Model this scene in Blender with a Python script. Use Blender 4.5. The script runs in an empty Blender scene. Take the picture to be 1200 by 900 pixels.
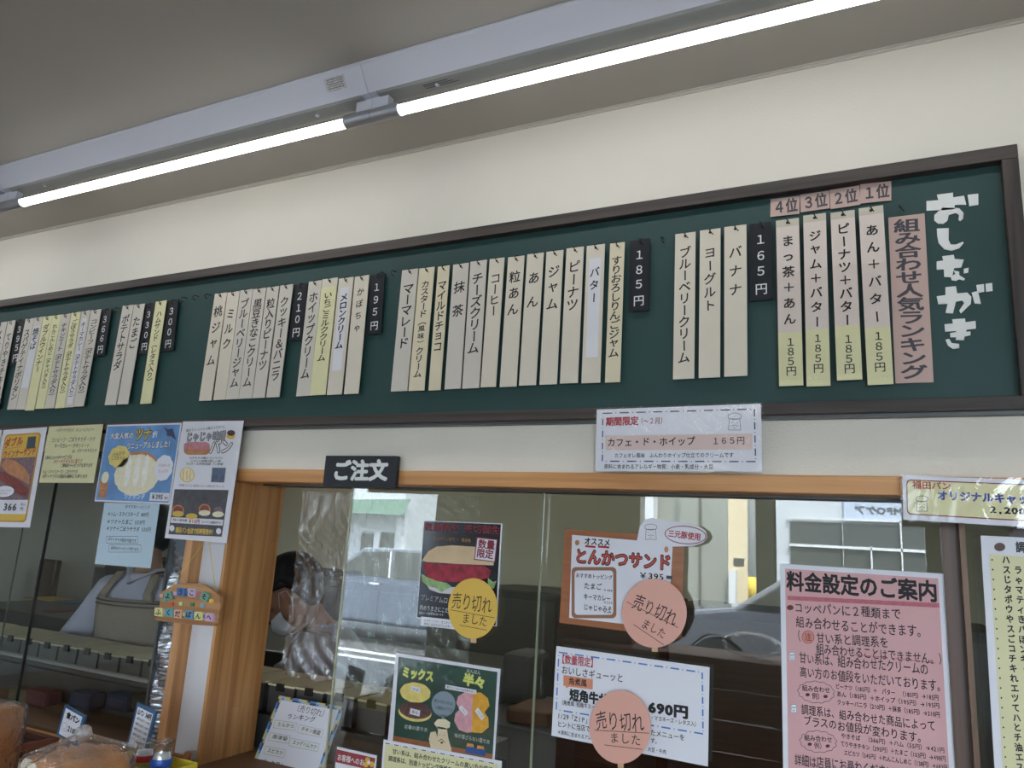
import bpy, math, random
from mathutils import Vector, Matrix
random.seed(7)
# ------------------------------------------------------------------ camera, world, sun, exposure
YAW, PITCH, ROLL, F = 0.47096997, 0.20961527, 0.0590847, 880.0
CAM = Vector((0.0, -1.46, 1.5))
cy_, sy_, cp_, sp_ = math.cos(YAW), math.sin(YAW), math.cos(PITCH), math.sin(PITCH)
FW = Vector((-sy_*cp_, cy_*cp_, sp_)); r0 = Vector((cy_, sy_, 0)); u0 = r0.cross(FW)
RT = math.cos(ROLL)*r0 + math.sin(ROLL)*u0; UP = -math.sin(ROLL)*r0 + math.cos(ROLL)*u0
S = bpy.context.scene; COL = S.collection
cd = bpy.data.cameras.new('camera'); cam = bpy.data.objects.new('camera', cd); COL.objects.link(cam)
cam.matrix_world = Matrix(((RT.x, UP.x, -FW.x, CAM.x), (RT.y, UP.y, -FW.y, CAM.y), (RT.z, UP.z, -FW.z, CAM.z), (0, 0, 0, 1)))
cd.sensor_width = 36; cd.lens = 36*F/1200; cd.clip_start = 0.02; cd.clip_end = 200
S.camera = cam
W_ = bpy.data.worlds.new('sky'); S.world = W_; W_.use_nodes = True
bg = W_.node_tree.nodes['Background']; bg.inputs[0].default_value = (0.76, 0.87, 1.0, 1); bg.inputs[1].default_value = 9.5
sd = bpy.data.lights.new('sun', 'SUN'); sd.energy = 11; sd.angle = 0.01; sd.color = (1, 0.95, 0.86)
so = bpy.data.objects.new('sun', sd); COL.objects.link(so)
so.rotation_euler = Vector((-0.35, -0.55, -0.76)).to_track_quat('-Z', 'Y').to_euler()
S.view_settings.view_transform = 'Standard'; S.view_settings.look = 'None'
S.view_settings.exposure = 0.64; S.view_settings.gamma = 1.0; S.view_settings.use_curve_mapping = False
TUBE_L = 8.5; KITCHEN_L = 2.0

# ------------------------------------------------------------------ helpers
def ray(px, py): return FW + RT*((px-600)/F) - UP*((py-450)/F)
def P(px, py, y=None, z=None, x=None):           # the point of the photograph's pixel on a plane of the room
    d = ray(px, py)
    t = (y-CAM.y)/d.y if y is not None else ((z-CAM.z)/d.z if z is not None else (x-CAM.x)/d.x)
    return CAM + d*t
def srgb(r, g, b, k=1.0):
    f = lambda c: (c/255/12.92 if c/255 <= .04045 else ((c/255+.055)/1.055)**2.4)*k
    return (min(f(r), .95), min(f(g), .95), min(f(b), .95))
MATS = {}
def mat(name, col, rough=.6, metal=0, coat=0, var=0, vs=8, bump=0, bs=60, emit=0, spec=.5, stretch=None, coatbump=0):
    if name in MATS: return MATS[name]
    m = bpy.data.materials.new(name); m.use_nodes = True; nt = m.node_tree; b = nt.nodes['Principled BSDF']
    b.inputs['Base Color'].default_value = (*col, 1); b.inputs['Roughness'].default_value = rough
    b.inputs['Metallic'].default_value = metal; b.inputs['Coat Weight'].default_value = coat
    b.inputs['Coat Roughness'].default_value = .08; b.inputs['Specular IOR Level'].default_value = spec
    if emit:
        b.inputs['Emission Color'].default_value = (*col, 1); b.inputs['Emission Strength'].default_value = emit
    if var or bump or coatbump:
        tc = nt.nodes.new('ShaderNodeTexCoord'); mp = nt.nodes.new('ShaderNodeMapping')
        nt.links.new(tc.outputs['Object'], mp.inputs[0])
        if stretch: mp.inputs['Scale'].default_value = stretch
    if var:
        n = nt.nodes.new('ShaderNodeTexNoise'); n.inputs['Scale'].default_value = vs; n.inputs['Detail'].default_value = 5
        nt.links.new(mp.outputs[0], n.inputs['Vector'])
        r = nt.nodes.new('ShaderNodeValToRGB'); r.color_ramp.elements[0].position = .3; r.color_ramp.elements[1].position = .7
        r.color_ramp.elements[0].color = (*[c*(1-var) for c in col], 1); r.color_ramp.elements[1].color = (*[min(c*(1+var), 1) for c in col], 1)
        nt.links.new(n.outputs['Fac'], r.inputs[0]); nt.links.new(r.outputs[0], b.inputs['Base Color'])
    for w, sc, sock in ((bump, bs, 'Normal'), (coatbump, 22, 'Coat Normal')):
        if w:
            n = nt.nodes.new('ShaderNodeTexNoise'); n.inputs['Scale'].default_value = sc; n.inputs['Detail'].default_value = 4
            nt.links.new(mp.outputs[0], n.inputs['Vector'])
            bp = nt.nodes.new('ShaderNodeBump'); bp.inputs['Strength'].default_value = w; bp.inputs['Distance'].default_value = .01
            nt.links.new(n.outputs['Fac'], bp.inputs['Height']); nt.links.new(bp.outputs[0], b.inputs[sock])
    MATS[name] = m; return m
def wood(name, light, dark, axis='z', rough=.45, lam=0):
    if name in MATS: return MATS[name]
    m = bpy.data.materials.new(name); m.use_nodes = True; nt = m.node_tree; b = nt.nodes['Principled BSDF']
    b.inputs['Roughness'].default_value = rough
    tc = nt.nodes.new('ShaderNodeTexCoord'); mp = nt.nodes.new('ShaderNodeMapping'); nt.links.new(tc.outputs['Object'], mp.inputs[0])
    mp.inputs['Scale'].default_value = {'z': (42, 42, 1.6), 'x': (1.6, 42, 42), 'y': (42, 1.6, 42)}[axis]
    n = nt.nodes.new('ShaderNodeTexNoise'); n.inputs['Scale'].default_value = 1.0; n.inputs['Detail'].default_value = 6; n.inputs['Distortion'].default_value = .6
    nt.links.new(mp.outputs[0], n.inputs['Vector'])
    r = nt.nodes.new('ShaderNodeValToRGB'); r.color_ramp.elements[0].position = .34; r.color_ramp.elements[1].position = .62
    r.color_ramp.elements[0].color = (*dark, 1); r.color_ramp.elements[1].color = (*light, 1)
    nt.links.new(n.outputs['Fac'], r.inputs[0]); out = r.outputs[0]
    if lam:
        v = nt.nodes.new('ShaderNodeTexVoronoi'); v.inputs['Scale'].default_value = 1
        mp2 = nt.nodes.new('ShaderNodeMapping'); nt.links.new(tc.outputs['Object'], mp2.inputs[0]); mp2.inputs['Scale'].default_value = (0.01, 28, 2.2)
        br = nt.nodes.new('ShaderNodeTexBrick'); br.inputs['Color1'].default_value = (.84, .84, .84, 1); br.inputs['Color2'].default_value = (1, 1, 1, 1); br.inputs['Mortar'].default_value = (.86, .86, .86, 1)
        br.inputs['Scale'].default_value = 1; br.inputs['Mortar Size'].default_value = .0015; br.inputs['Brick Width'].default_value = .42; br.inputs['Row Height'].default_value = .034
        sx = nt.nodes.new('ShaderNodeSeparateXYZ'); cb = nt.nodes.new('ShaderNodeCombineXYZ'); nt.links.new(tc.outputs['Object'], sx.inputs[0])
        nt.links.new(sx.outputs[2], cb.inputs[0]); nt.links.new(sx.outputs[1], cb.inputs[1]); nt.links.new(cb.outputs[0], br.inputs['Vector'])
        nt.nodes.remove(v); nt.nodes.remove(mp2)
        mx = nt.nodes.new('ShaderNodeMixRGB'); mx.blend_type = 'MULTIPLY'; mx.inputs[0].default_value = 1
        nt.links.new(out, mx.inputs[1]); nt.links.new(br.outputs[0], mx.inputs[2]); out = mx.outputs[0]
    nt.links.new(out, b.inputs['Base Color'])
    bp = nt.nodes.new('ShaderNodeBump'); bp.inputs['Strength'].default_value = .15; bp.inputs['Distance'].default_value = .002
    nt.links.new(n.outputs['Fac'], bp.inputs['Height']); nt.links.new(bp.outputs[0], b.inputs['Normal'])
    MATS[name] = m; return m
def clear(name, tint=(1, 1, 1), base=.02, ior=1.5, rough=0.0, bump=0, bs=30, boost=1.0, haze=0, hazecol=(.8, .8, .8), detail=3, stretch=None):
    if name in MATS: return MATS[name]
    m = bpy.data.materials.new(name); m.use_nodes = True; nt = m.node_tree; nt.nodes.clear()
    o = nt.nodes.new('ShaderNodeOutputMaterial'); t = nt.nodes.new('ShaderNodeBsdfTransparent'); t.inputs[0].default_value = (*tint, 1)
    g = nt.nodes.new('ShaderNodeBsdfGlossy'); g.inputs['Roughness'].default_value = rough
    fr = nt.nodes.new('ShaderNodeFresnel'); ge = nt.nodes.new('ShaderNodeNewGeometry'); mi = nt.nodes.new('ShaderNodeMix')   # same mirror share from both sides of a thin sheet
    mi.inputs[2].default_value = ior; mi.inputs[3].default_value = 1/ior
    nt.links.new(ge.outputs['Backfacing'], mi.inputs[0]); nt.links.new(mi.outputs[0], fr.inputs[0])
    ma = nt.nodes.new('ShaderNodeMath'); ma.operation = 'MULTIPLY_ADD'; ma.use_clamp = True; ma.inputs[1].default_value = boost; ma.inputs[2].default_value = base
    nt.links.new(fr.outputs[0], ma.inputs[0])
    mx = nt.nodes.new('ShaderNodeMixShader'); nt.links.new(ma.outputs[0], mx.inputs[0]); nt.links.new(t.outputs[0], mx.inputs[1]); nt.links.new(g.outputs[0], mx.inputs[2])
    if bump:
        tc = nt.nodes.new('ShaderNodeTexCoord'); n = nt.nodes.new('ShaderNodeTexNoise'); n.inputs['Scale'].default_value = bs; n.inputs['Detail'].default_value = detail; n.inputs['Distortion'].default_value = 1.5
        mp = nt.nodes.new('ShaderNodeMapping'); nt.links.new(tc.outputs['Object'], mp.inputs[0]); nt.links.new(mp.outputs[0], n.inputs['Vector'])
        if stretch: mp.inputs['Rotation'].default_value = (0, stretch[0], 0); mp.inputs['Scale'].default_value = stretch[1:]
        bp = nt.nodes.new('ShaderNodeBump'); bp.inputs['Strength'].default_value = bump; bp.inputs['Distance'].default_value = .01
        nt.links.new(n.outputs['Fac'], bp.inputs['Height']); nt.links.new(bp.outputs[0], g.inputs['Normal']); nt.links.new(bp.outputs[0], fr.inputs['Normal'])
    last = mx.outputs[0]
    if haze:
        df = nt.nodes.new('ShaderNodeBsdfDiffuse'); df.inputs[0].default_value = (*hazecol, 1)
        m2 = nt.nodes.new('ShaderNodeMixShader'); m2.inputs[0].default_value = haze
        nt.links.new(last, m2.inputs[1]); nt.links.new(df.outputs[0], m2.inputs[2]); last = m2.outputs[0]
    nt.links.new(last, o.inputs[0]); MATS[name] = m; return m

class MB:
    def __init__(s): s.v = []; s.f = []
    def add(s, vs, fs):
        n = len(s.v); s.v += [tuple(v) for v in vs]; s.f += [tuple(i+n for i in f) for f in fs]; return s
    def box(s, x0, x1, y0, y1, z0, z1):
        if x0 > x1: x0, x1 = x1, x0
        if y0 > y1: y0, y1 = y1, y0
        if z0 > z1: z0, z1 = z1, z0
        return s.add([(x0,y0,z0),(x1,y0,z0),(x1,y1,z0),(x0,y1,z0),(x0,y0,z1),(x1,y0,z1),(x1,y1,z1),(x0,y1,z1)],
                     [(0,3,2,1),(4,5,6,7),(0,1,5,4),(1,2,6,5),(2,3,7,6),(3,0,4,7)])
    def prism(s, poly, y0, y1):                        # poly in (x,z), extruded along y (y0 = front)
        a = sum(poly[i][0]*poly[(i+1) % len(poly)][1]-poly[(i+1) % len(poly)][0]*poly[i][1] for i in range(len(poly)))
        if a < 0: poly = poly[::-1]
        n = len(poly); vs = [(p[0], y0, p[1]) for p in poly]+[(p[0], y1, p[1]) for p in poly]
        return s.add(vs, [tuple(range(n)), tuple(range(2*n-1, n-1, -1))]+[(i, i+n, (i+1) % n+n, (i+1) % n) for i in range(n)])
    def xprism(s, poly, x0, x1):                       # poly in (y,z), extruded along x
        n = len(poly); vs = [(x0, p[0], p[1]) for p in poly]+[(x1, p[0], p[1]) for p in poly]
        return s.add(vs, [tuple(range(n-1, -1, -1)), tuple(range(n, 2*n))]+[(i, (i+1) % n, (i+1) % n+n, i+n) for i in range(n)])
    def loft(s, pts, rad, side=(1, 0, 0), n=12, cap=True):
        pts = [Vector(p) for p in pts]; side = Vector(side); base = len(s.v); k = len(pts)
        for i, p in enumerate(pts):
            t = (pts[min(i+1, k-1)]-pts[max(i-1, 0)]).normalized()
            a = side-t*side.dot(t)
            if a.length < 1e-4: a = Vector((0, 1, 0))-t*t.y
            a.normalize(); b = t.cross(a); r = rad[i] if isinstance(rad, (list, tuple)) else rad
            ra, rb = r if isinstance(r, (list, tuple)) else (r, r)
            for j in range(n):
                th = 2*math.pi*j/n; s.v.append(tuple(p+a*(ra*math.cos(th))+b*(rb*math.sin(th))))
        for i in range(k-1):
            for j in range(n):
                q = base+i*n; s.f.append((q+j, q+(j+1) % n, q+n+(j+1) % n, q+n+j))
        if cap: s.f.append(tuple(base+j for j in range(n-1, -1, -1))); s.f.append(tuple(base+(k-1)*n+j for j in range(n)))
        return s
    def lathe(s, c, prof, n=24):
        base = len(s.v); k = len(prof)
        for r, z in prof:
            for j in range(n):
                th = 2*math.pi*j/n; s.v.append((c[0]+r*math.cos(th), c[1]+r*math.sin(th), c[2]+z))
        for i in range(k-1):
            for j in range(n):
                q = base+i*n; s.f.append((q+j, q+(j+1) % n, q+n+(j+1) % n, q+n+j))
        return s
    def ball(s, c, r, n=16, m=10):
        rx, ry, rz = r if isinstance(r, (list, tuple)) else (r, r, r)
        return s.add(*sphere(c, rx, ry, rz, n, m))
    def build(s, name, m, parent=None, smooth=False, bevel=0, **tags):
        me = bpy.data.meshes.new(name); me.from_pydata(s.v, [], s.f); me.materials.append(m)
        if smooth: me.polygons.foreach_set('use_smooth', [True]*len(me.polygons))
        o = bpy.data.objects.new(name, me); COL.objects.link(o)
        if parent is not None: o.parent = parent
        if bevel:
            b = o.modifiers.new('bevel', 'BEVEL'); b.width = bevel; b.segments = 2; b.limit_method = 'ANGLE'
        for k, v in tags.items(): o[k] = v
        return o
def sphere(c, rx, ry, rz, n=16, m=10):
    vs = [(c[0], c[1], c[2]-rz)]; fs = []
    for i in range(1, m):
        ph = -math.pi/2+math.pi*i/m
        for j in range(n):
            th = 2*math.pi*j/n; vs.append((c[0]+rx*math.cos(ph)*math.cos(th), c[1]+ry*math.cos(ph)*math.sin(th), c[2]+rz*math.sin(ph)))
    vs.append((c[0], c[1], c[2]+rz)); L = len(vs)-1
    for j in range(n):
        fs.append((0, 1+(j+1) % n, 1+j)); fs.append((L, L-n+j, L-n+(j+1) % n))
    for i in range(m-2):
        for j in range(n):
            q = 1+i*n; fs.append((q+j, q+(j+1) % n, q+n+(j+1) % n, q+n+j))
    return vs, fs
def empty(name, loc=(0, 0, 0), **tags):
    o = bpy.data.objects.new(name, None); COL.objects.link(o); o.location = loc; o.empty_display_size = .05
    for k, v in tags.items(): o[k] = v
    return o
def struct(mb, name, m, **k): return mb.build(name, m, None, kind='structure', **k)

# lettering: queued, then built from cached glyph meshes at the end
TEXTS = []
class Sheet:
    """A thin flat thing: local x to the right, local z up, local y away from the reader; origin at its top left corner."""
    def __init__(s, name, label, cat, TL, TR, BL, y=None, pts=None, group=None, paper=None, thick=.0012, rim=0, pname='paper', build=True, y2=None):
        if pts: A, B, C = pts
        else: A, B, C = P(*TL, y=y), P(*TR, y=y), P(*BL, y=y2 if y2 is not None else y)
        X = (B-A).normalized(); Z = (A-C); Z = (Z-X*Z.dot(X)).normalized(); Y = Z.cross(X)
        s.M = Matrix(((X.x, Y.x, Z.x, A.x), (X.y, Y.y, Z.y, A.y), (X.z, Y.z, Z.z, A.z), (0, 0, 0, 1)))
        s.Mi = s.M.inverted(); s.W = (B-A).length; s.H = (A-C).dot(Z); s.name = name
        s.o = empty(name, label=label, category=cat); s.o.matrix_world = s.M; s.n = 0
        if group: s.o['group'] = group
        if build: s.paper = MB().box(0, s.W, 0, thick, -s.H, 0).build(pname, paper, s.o)
        if rim: MB().box(-rim, s.W+rim, -.0024, -.0020, -s.H-rim, rim).build('laminate_film', clear('laminate', base=.0, boost=.8, rough=.07, bump=.16, bs=14), s.o)
    def L(s, px, py):                                # pixel -> local (x,z) on the sheet's own plane
        o = s.Mi @ CAM; d = s.Mi.to_3x3() @ ray(px, py); t = -o.y/d.y; q = o+d*t; return (q.x, q.z)
    def uv(s, u, v): return (u*s.W, -v*s.H)
    def shape(s, pts, m, layer=1, name='print', uv=False, th=None):
        q = [s.uv(*p) if uv else s.L(*p) for p in pts]; y = -.0003*layer
        a = sum(q[i][0]*q[(i+1) % len(q)][1]-q[(i+1) % len(q)][0]*q[i][1] for i in range(len(q)))
        if a < 0: q = q[::-1]
        if th: return MB().prism(q, y-th, y).build(name, m, s.o)
        return MB().add([(p[0], y, p[1]) for p in q], [tuple(range(len(q)))]).build(name, m, s.o)
    def ring(s, outer, inner, m, layer=1, name='print_border', uv=False):
        f = s.uv if uv else s.L; a = [f(*p) for p in outer]; b = [f(*p) for p in inner]; n = len(a); y = -.0003*layer
        return MB().add([(p[0], y, p[1]) for p in a+b], [(i, (i+1) % n, n+(i+1) % n, n+i)[::-1] for i in range(n)]).build(name, m, s.o)
    def lines(s, segs, w, m, layer=2, name='print_line', uv=False):   # strokes of width w (metres)
        mb = MB(); y = -.0003*layer
        for a, b in segs:
            a = Vector(s.uv(*a) if uv else s.L(*a)); b = Vector(s.uv(*b) if uv else s.L(*b)); d = (b-a)
            if d.length < 1e-6: continue
            d.normalize(); n = Vector((-d.y, d.x))*w/2
            mb.add([(p.x, y, p.y) for p in (a-n, b-n, b+n, a+n)], [(0, 1, 2, 3)])
        return mb.build(name, m, s.o)
    def poly(s, pts, w, m, layer=2, name='print_line', uv=False, closed=False):
        q = list(pts)+([pts[0]] if closed else [])
        return s.lines([(q[i], q[i+1]) for i in range(len(q)-1)], w, m, layer, name, uv)
    def text(s, t, a, b, h, m, bold=.0, jit=0, layer=2, skew=0, uv=False):
        A = Vector(s.uv(*a) if uv else s.L(*a)); B = Vector(s.uv(*b) if uv else s.L(*b))
        if uv: hh = h*s.H
        else:
            mx, my = (a[0]+b[0])/2, (a[1]+b[1])/2
            hh = (Vector(s.L(mx, my-h/2))-Vector(s.L(mx, my+h/2))).length
        TEXTS.append((s.o, t, A, B, hh, m, bold, jit, layer, skew, False, 0))
    def vtext(s, t, u, v0, v1, w, m, bold=.0, jit=0, layer=2, skew=0, slant=0):   # vertical writing, w = glyph size in metres
        A = Vector(s.uv(u, v0)); B = Vector(s.uv(u+slant, v1))
        TEXTS.append((s.o, t, A, B, w, m, bold, jit, layer, skew, True, 0))

def rrect(x0, y0, x1, y1, rx, ry, n=5):
    out = []
    for cx, cy, a0 in ((x1-rx, y0+ry, -90), (x1-rx, y1-ry, 0), (x0+rx, y1-ry, 90), (x0+rx, y0+ry, 180)):
        for i in range(n+1):
            a = math.radians(a0+90*i/n); out.append((cx+rx*math.cos(a), cy+ry*math.sin(a)))
    return out
def ell(cx, cy, rx, ry, n=28, rot=0, wav=0, k=9):
    out = []
    for i in range(n):
        a = 2*math.pi*i/n; w = 1+wav*abs(math.sin(k*a/2)); x, y = rx*w*math.cos(a), ry*w*math.sin(a)
        out.append((cx+x*math.cos(rot)-y*math.sin(rot), cy+x*math.sin(rot)+y*math.cos(rot)))
    return out
def lerp(a, b, t): return (a[0]+(b[0]-a[0])*t, a[1]+(b[1]-a[1])*t)
def dashes(a, b, n, frac=.55, dot=True):
    out = []
    for i in range(n):
        t0 = i/n; out.append((lerp(a, b, t0), lerp(a, b, t0+frac/n)))
        if dot and i < n: out.append((lerp(a, b, t0+(frac+.2)/n), lerp(a, b, t0+(frac+.25)/n)))
    return out
def chef(sh, cx, cy, r, line, fill=None, lw=.0006, layer=3):
    """little drawn cook: puffy hat, square face, moustache"""
    if fill: sh.shape([(cx-r*.75, cy-r*.2), (cx-r*.8, cy-r*.8), (cx-r*.3, cy-r*1.15), (cx+r*.3, cy-r*1.15), (cx+r*.8, cy-r*.8), (cx+r*.75, cy-r*.2), (cx+r*.8, cy+r), (cx-r*.8, cy+r)], fill, layer)
    seg = []
    hat = ell(cx, cy-r*.7, r*.75, r*.36, 14, 0, .12, 6); face = [(cx-r*.6, cy-r*.4), (cx+r*.6, cy-r*.4), (cx+r*.72, cy+r*.9), (cx-r*.72, cy+r*.9)]
    for q in (hat, face): seg += [(q[i], q[(i+1) % len(q)]) for i in range(len(q))]
    seg += [((cx-r*.3, cy-r*.05), (cx-r*.3, cy+r*.1)), ((cx+r*.3, cy-r*.05), (cx+r*.3, cy+r*.1)), ((cx-r*.4, cy+r*.45), (cx, cy+r*.3)), ((cx, cy+r*.3), (cx+r*.4, cy+r*.45)), ((cx-r*.15, cy+r*.65), (cx+r*.15, cy+r*.65))]
    sh.lines(seg, lw, line, layer+1)

# ------------------------------------------------------------------ materials
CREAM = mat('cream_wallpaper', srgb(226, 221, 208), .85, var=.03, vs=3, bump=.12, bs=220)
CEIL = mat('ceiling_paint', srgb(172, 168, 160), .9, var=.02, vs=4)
BOARD = mat('green_chalkboard', srgb(32, 66, 64), .55, var=.10, vs=2.5, bump=.02, bs=200)
DARKW = wood('dark_brown_wood', srgb(72, 63, 58), srgb(40, 34, 31), 'x', .5)
DARKWZ = wood('dark_brown_wood_upright', srgb(72, 63, 58), srgb(40, 34, 31), 'z', .5)
PINEX = wood('pine_beam', srgb(214, 160, 104), srgb(188, 130, 76), 'x', .4)
PINEZ = wood('pine_post', srgb(206, 158, 108), srgb(180, 128, 80), 'z', .45)
LAMW = wood('laminated_pine_board', srgb(220, 166, 108), srgb(184, 128, 74), 'z', .4, lam=1)
STRIP = mat('cream_card', srgb(216, 208, 190), .55, var=.05, vs=5)
STRIP2 = mat('greyish_card', srgb(206, 200, 188), .55, var=.05, vs=5)
YEL = mat('pale_yellow_paper', srgb(222, 219, 172), .5, var=.04, vs=9)
YCR = mat('yellowed_card', srgb(220, 210, 180), .5, var=.05, vs=7)
WHT = mat('white_paper', srgb(226, 228, 236), .5, coat=.15)
PLAS = mat('white_glossy_label', srgb(222, 222, 226), .35, coat=.5, coatbump=.3)
BLK = mat('black_plastic', srgb(30, 34, 40), .3, coat=.5, coatbump=.25)
INK = mat('black_ink', srgb(24, 24, 26), .6)
INKG = mat('grey_ink', srgb(70, 70, 76), .6)
WINK = mat('white_ink', srgb(225, 228, 228), .6)
CUT = mat('white_cut_paper', srgb(228, 230, 226), .6)
PNK = mat('dusty_pink_card', srgb(196, 168, 158), .6, var=.04, vs=7)
RED = mat('red_ink', srgb(176, 40, 52), .6); DRED = mat('dark_red_ink', srgb(140, 40, 56), .6)
BLU = mat('blue_ink', srgb(70, 120, 190), .6); NAVY = mat('navy_ink', srgb(36, 48, 92), .6)
METAL = mat('silver_metal', srgb(190, 192, 196), .28, metal=.9)
STEEL = mat('dark_steel', srgb(90, 92, 92), .4, metal=.7)
HOOKM = mat('dark_hook_metal', srgb(52, 46, 42), .4, metal=.5)
LBLACK = mat('black_rubber', srgb(18, 18, 20), .6)
GLASS = clear('window_glass', base=.035, boost=1.7, tint=(.93, .96, .94))
GLASS2 = clear('case_glass', base=.0, boost=.6, tint=(.86, .90, .90))

# ------------------------------------------------------------------ setting
ZC = 1.5+.674*1.46                 # ceiling height
XL, XR, YF, YB = -5.6, 3.0, -4.9, 3.2
GY = .065                          # glass plane
zHt, zHb = 1.5+.104*1.46, 1.5+.0815*1.46
struct(MB().box(XL, XR, 0, .09, 1.70, ZC), 'wall_back', CREAM)
struct(MB().box(P(277, 560, y=0).x, XR, 0.0, .09, zHt-.003, 1.70), 'wall_back_lower', CREAM)
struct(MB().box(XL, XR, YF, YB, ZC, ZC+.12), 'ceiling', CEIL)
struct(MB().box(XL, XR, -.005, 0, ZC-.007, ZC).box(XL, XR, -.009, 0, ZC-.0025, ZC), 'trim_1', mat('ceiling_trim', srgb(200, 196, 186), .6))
struct(MB().box(XL, XR, YF-.2, YB, -.1, 0), 'floor', mat('floor_tile', srgb(120, 112, 104), .5, var=.1))
struct(MB().box(XL-.1, XL, YF, YB, 0, ZC), 'wall_left', mat('side_wall', srgb(200, 196, 186), .9))
struct(MB().box(XR, XR+.1, YF, YB, 0, ZC), 'wall_right', MATS['side_wall'])
struct(MB().box(XL, XR, YB, YB+.1, 0, ZC), 'wall_kitchen', mat('kitchen_wall', srgb(186, 182, 160), .8, var=.03, vs=2))
struct(MB().box(XL, XR, -.02, .30, 0, .93), 'wall_counter', mat('counter_front', srgb(120, 90, 66), .6))
# shop front behind the photographer: piers with wide openings onto the street
def RV(px, py, dv): q = P(px, py, y=CAM.y+dv); return Vector((q.x, 2*GY-q.y, q.z))     # what the glass shows at pixel, real place for a reflected path length dv
DV = (2*GY-YF)-CAM.y
xa, xb, xc = RV(508, 640, DV).x, RV(748, 640, DV).x, RV(1085, 640, DV).x
pier = mat('shop_front_pier', srgb(150, 148, 138), .8)
struct(MB().box(XL, XR, YF-.15, YF, 2.15, ZC).box(xa, xb, YF-.15, YF, 0, 2.15).box(xc, RV(1200, 640, DV).x, YF-.15, YF, 0, 2.15), 'wall_front', pier)

# beam, posts, jamb around the serving window
struct(MB().box(P(277, 560, y=-.012).x, 2.6, -.012, .165, zHb, zHt), 'trim_2', PINEX, bevel=.002)
struct(MB().box(-1.50, 2.6, GY-.010, GY+.022, zHb-.004, zHb+.0), 'trim_3', STEEL)
xA0, xA1 = P(208, 700, y=-.025).x, P(216.5, 700, y=-.025).x
xB0, xJ = P(255, 700, y=-.012).x, -1.530
struct(MB().box(xA0, xA1, -.025, .05, .93, 1.70), 'trim_4', PINEZ, bevel=.0015)
struct(MB().box(xA1, xB0, .012, .05, .93, 1.70), 'wall_panel', mat('white_panel', srgb(214, 216, 220), .7, var=.02))
struct(MB().box(xB0, xJ, -.012, .17, .93, zHb), 'trim_5', LAMW, bevel=.001)
struct(MB().box(XL, xA0-.03, -.0, .04, 1.685, 1.70), 'trim_6', STEEL)
# right jamb between the two serving windows
xm0, xm1 = P(1104, 640, y=GY-.01).x, P(1124, 640, y=GY-.01).x
struct(MB().box(xm0, xm1, GY-.012, GY+.035, .93, zHb), 'trim_7', wood('red_brown_frame', srgb(92, 66, 50), srgb(60, 42, 32), 'z', .35))
struct(MB().box(xm1, P(1132, 640, y=GY-.03).x, GY-.03, GY+.03, .93, zHb), 'trim_8', wood('brown_frame_edge', srgb(136, 104, 74), srgb(106, 78, 52), 'z', .4))
struct(MB().box(P(1188, 640, y=GY-.02).x, P(1215, 640, y=GY-.02).x, GY-.02, GY+.03, .93, zHb), 'trim_9', MATS['red_brown_frame'])

# glass panes
def pane(name, label, x0, x1, y, z0, z1, m, edge=None):
    o = empty(name, ((x0+x1)/2, y, z0), label=label, category='window pane')
    cx = (x0+x1)/2
    MB().box(x0-cx, x1-cx, -.0015, .0015, 0, z1-z0).build('pane', m, o)
    if edge:
        for e in edge: MB().box(e-cx, e-cx+.0035, -.003, .003, 0, z1-z0).build('polished_edge', EDGE, o)
    return o
EDGE = mat('glass_edge', srgb(176, 178, 150), .3); EDGED = mat('dark_glass_edge', srgb(80, 92, 86), .3)
x1 = P(413.5, 571, y=GY).x; x2 = P(634, 572, y=GY).x
pane('sliding_glass_pane', 'frameless glass pane of the serving window carrying the burger poster and the green mix board', x1, x2+.01, GY, .94, zHb-.004, GLASS, (x1,))
pane('sliding_glass_pane', 'frameless glass pane of the serving window carrying the big pink price notice', x2-.0, xm0, GY+.014, .94, zHb-.004, GLASS, (x2,))
pane('sliding_glass_pane', 'narrow glass pane at the far right behind the yellow topping list', P(1132, 640, y=GY-.03).x, 2.4, GY, .94, zHb-.004, GLASS)
# crinkled clear vinyl film taped on the back of the left pane
fb = MB(); nx, nz = 90, 90
fx0, fx1 = P(345, 640, y=GY+.02).x, P(560, 600, y=GY+.02).x
for i in range(nx+1):
    for j in range(nz+1):
        u, v = i/nx, j/nz; x = fx0+(fx1-fx0)*u; z = 1.605-.46*v
        fb.v.append((x, GY+.026+.005*math.sin(9*u+4*v)+.0022*math.sin(70*u-27*v+5*math.sin(9*v+3*u))+.0012*math.sin(150*u+60*v+4*math.sin(23*u+8*v))+.0006*random.uniform(-1, 1), z))
for i in range(nx):
    for j in range(nz):
        q = i*(nz+1)+j; fb.f.append((q, q+1, q+nz+2, q+nz+1))
fb.build('vinyl_film', clear('crinkled_film', base=.04, boost=2.0, rough=.09, bump=.6, bs=1.0, haze=.035, detail=4, stretch=(.55, 60, 20, 11)), smooth=True,
         label='crinkled clear vinyl film hanging behind the serving window pane left of centre', category='plastic film')

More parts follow.
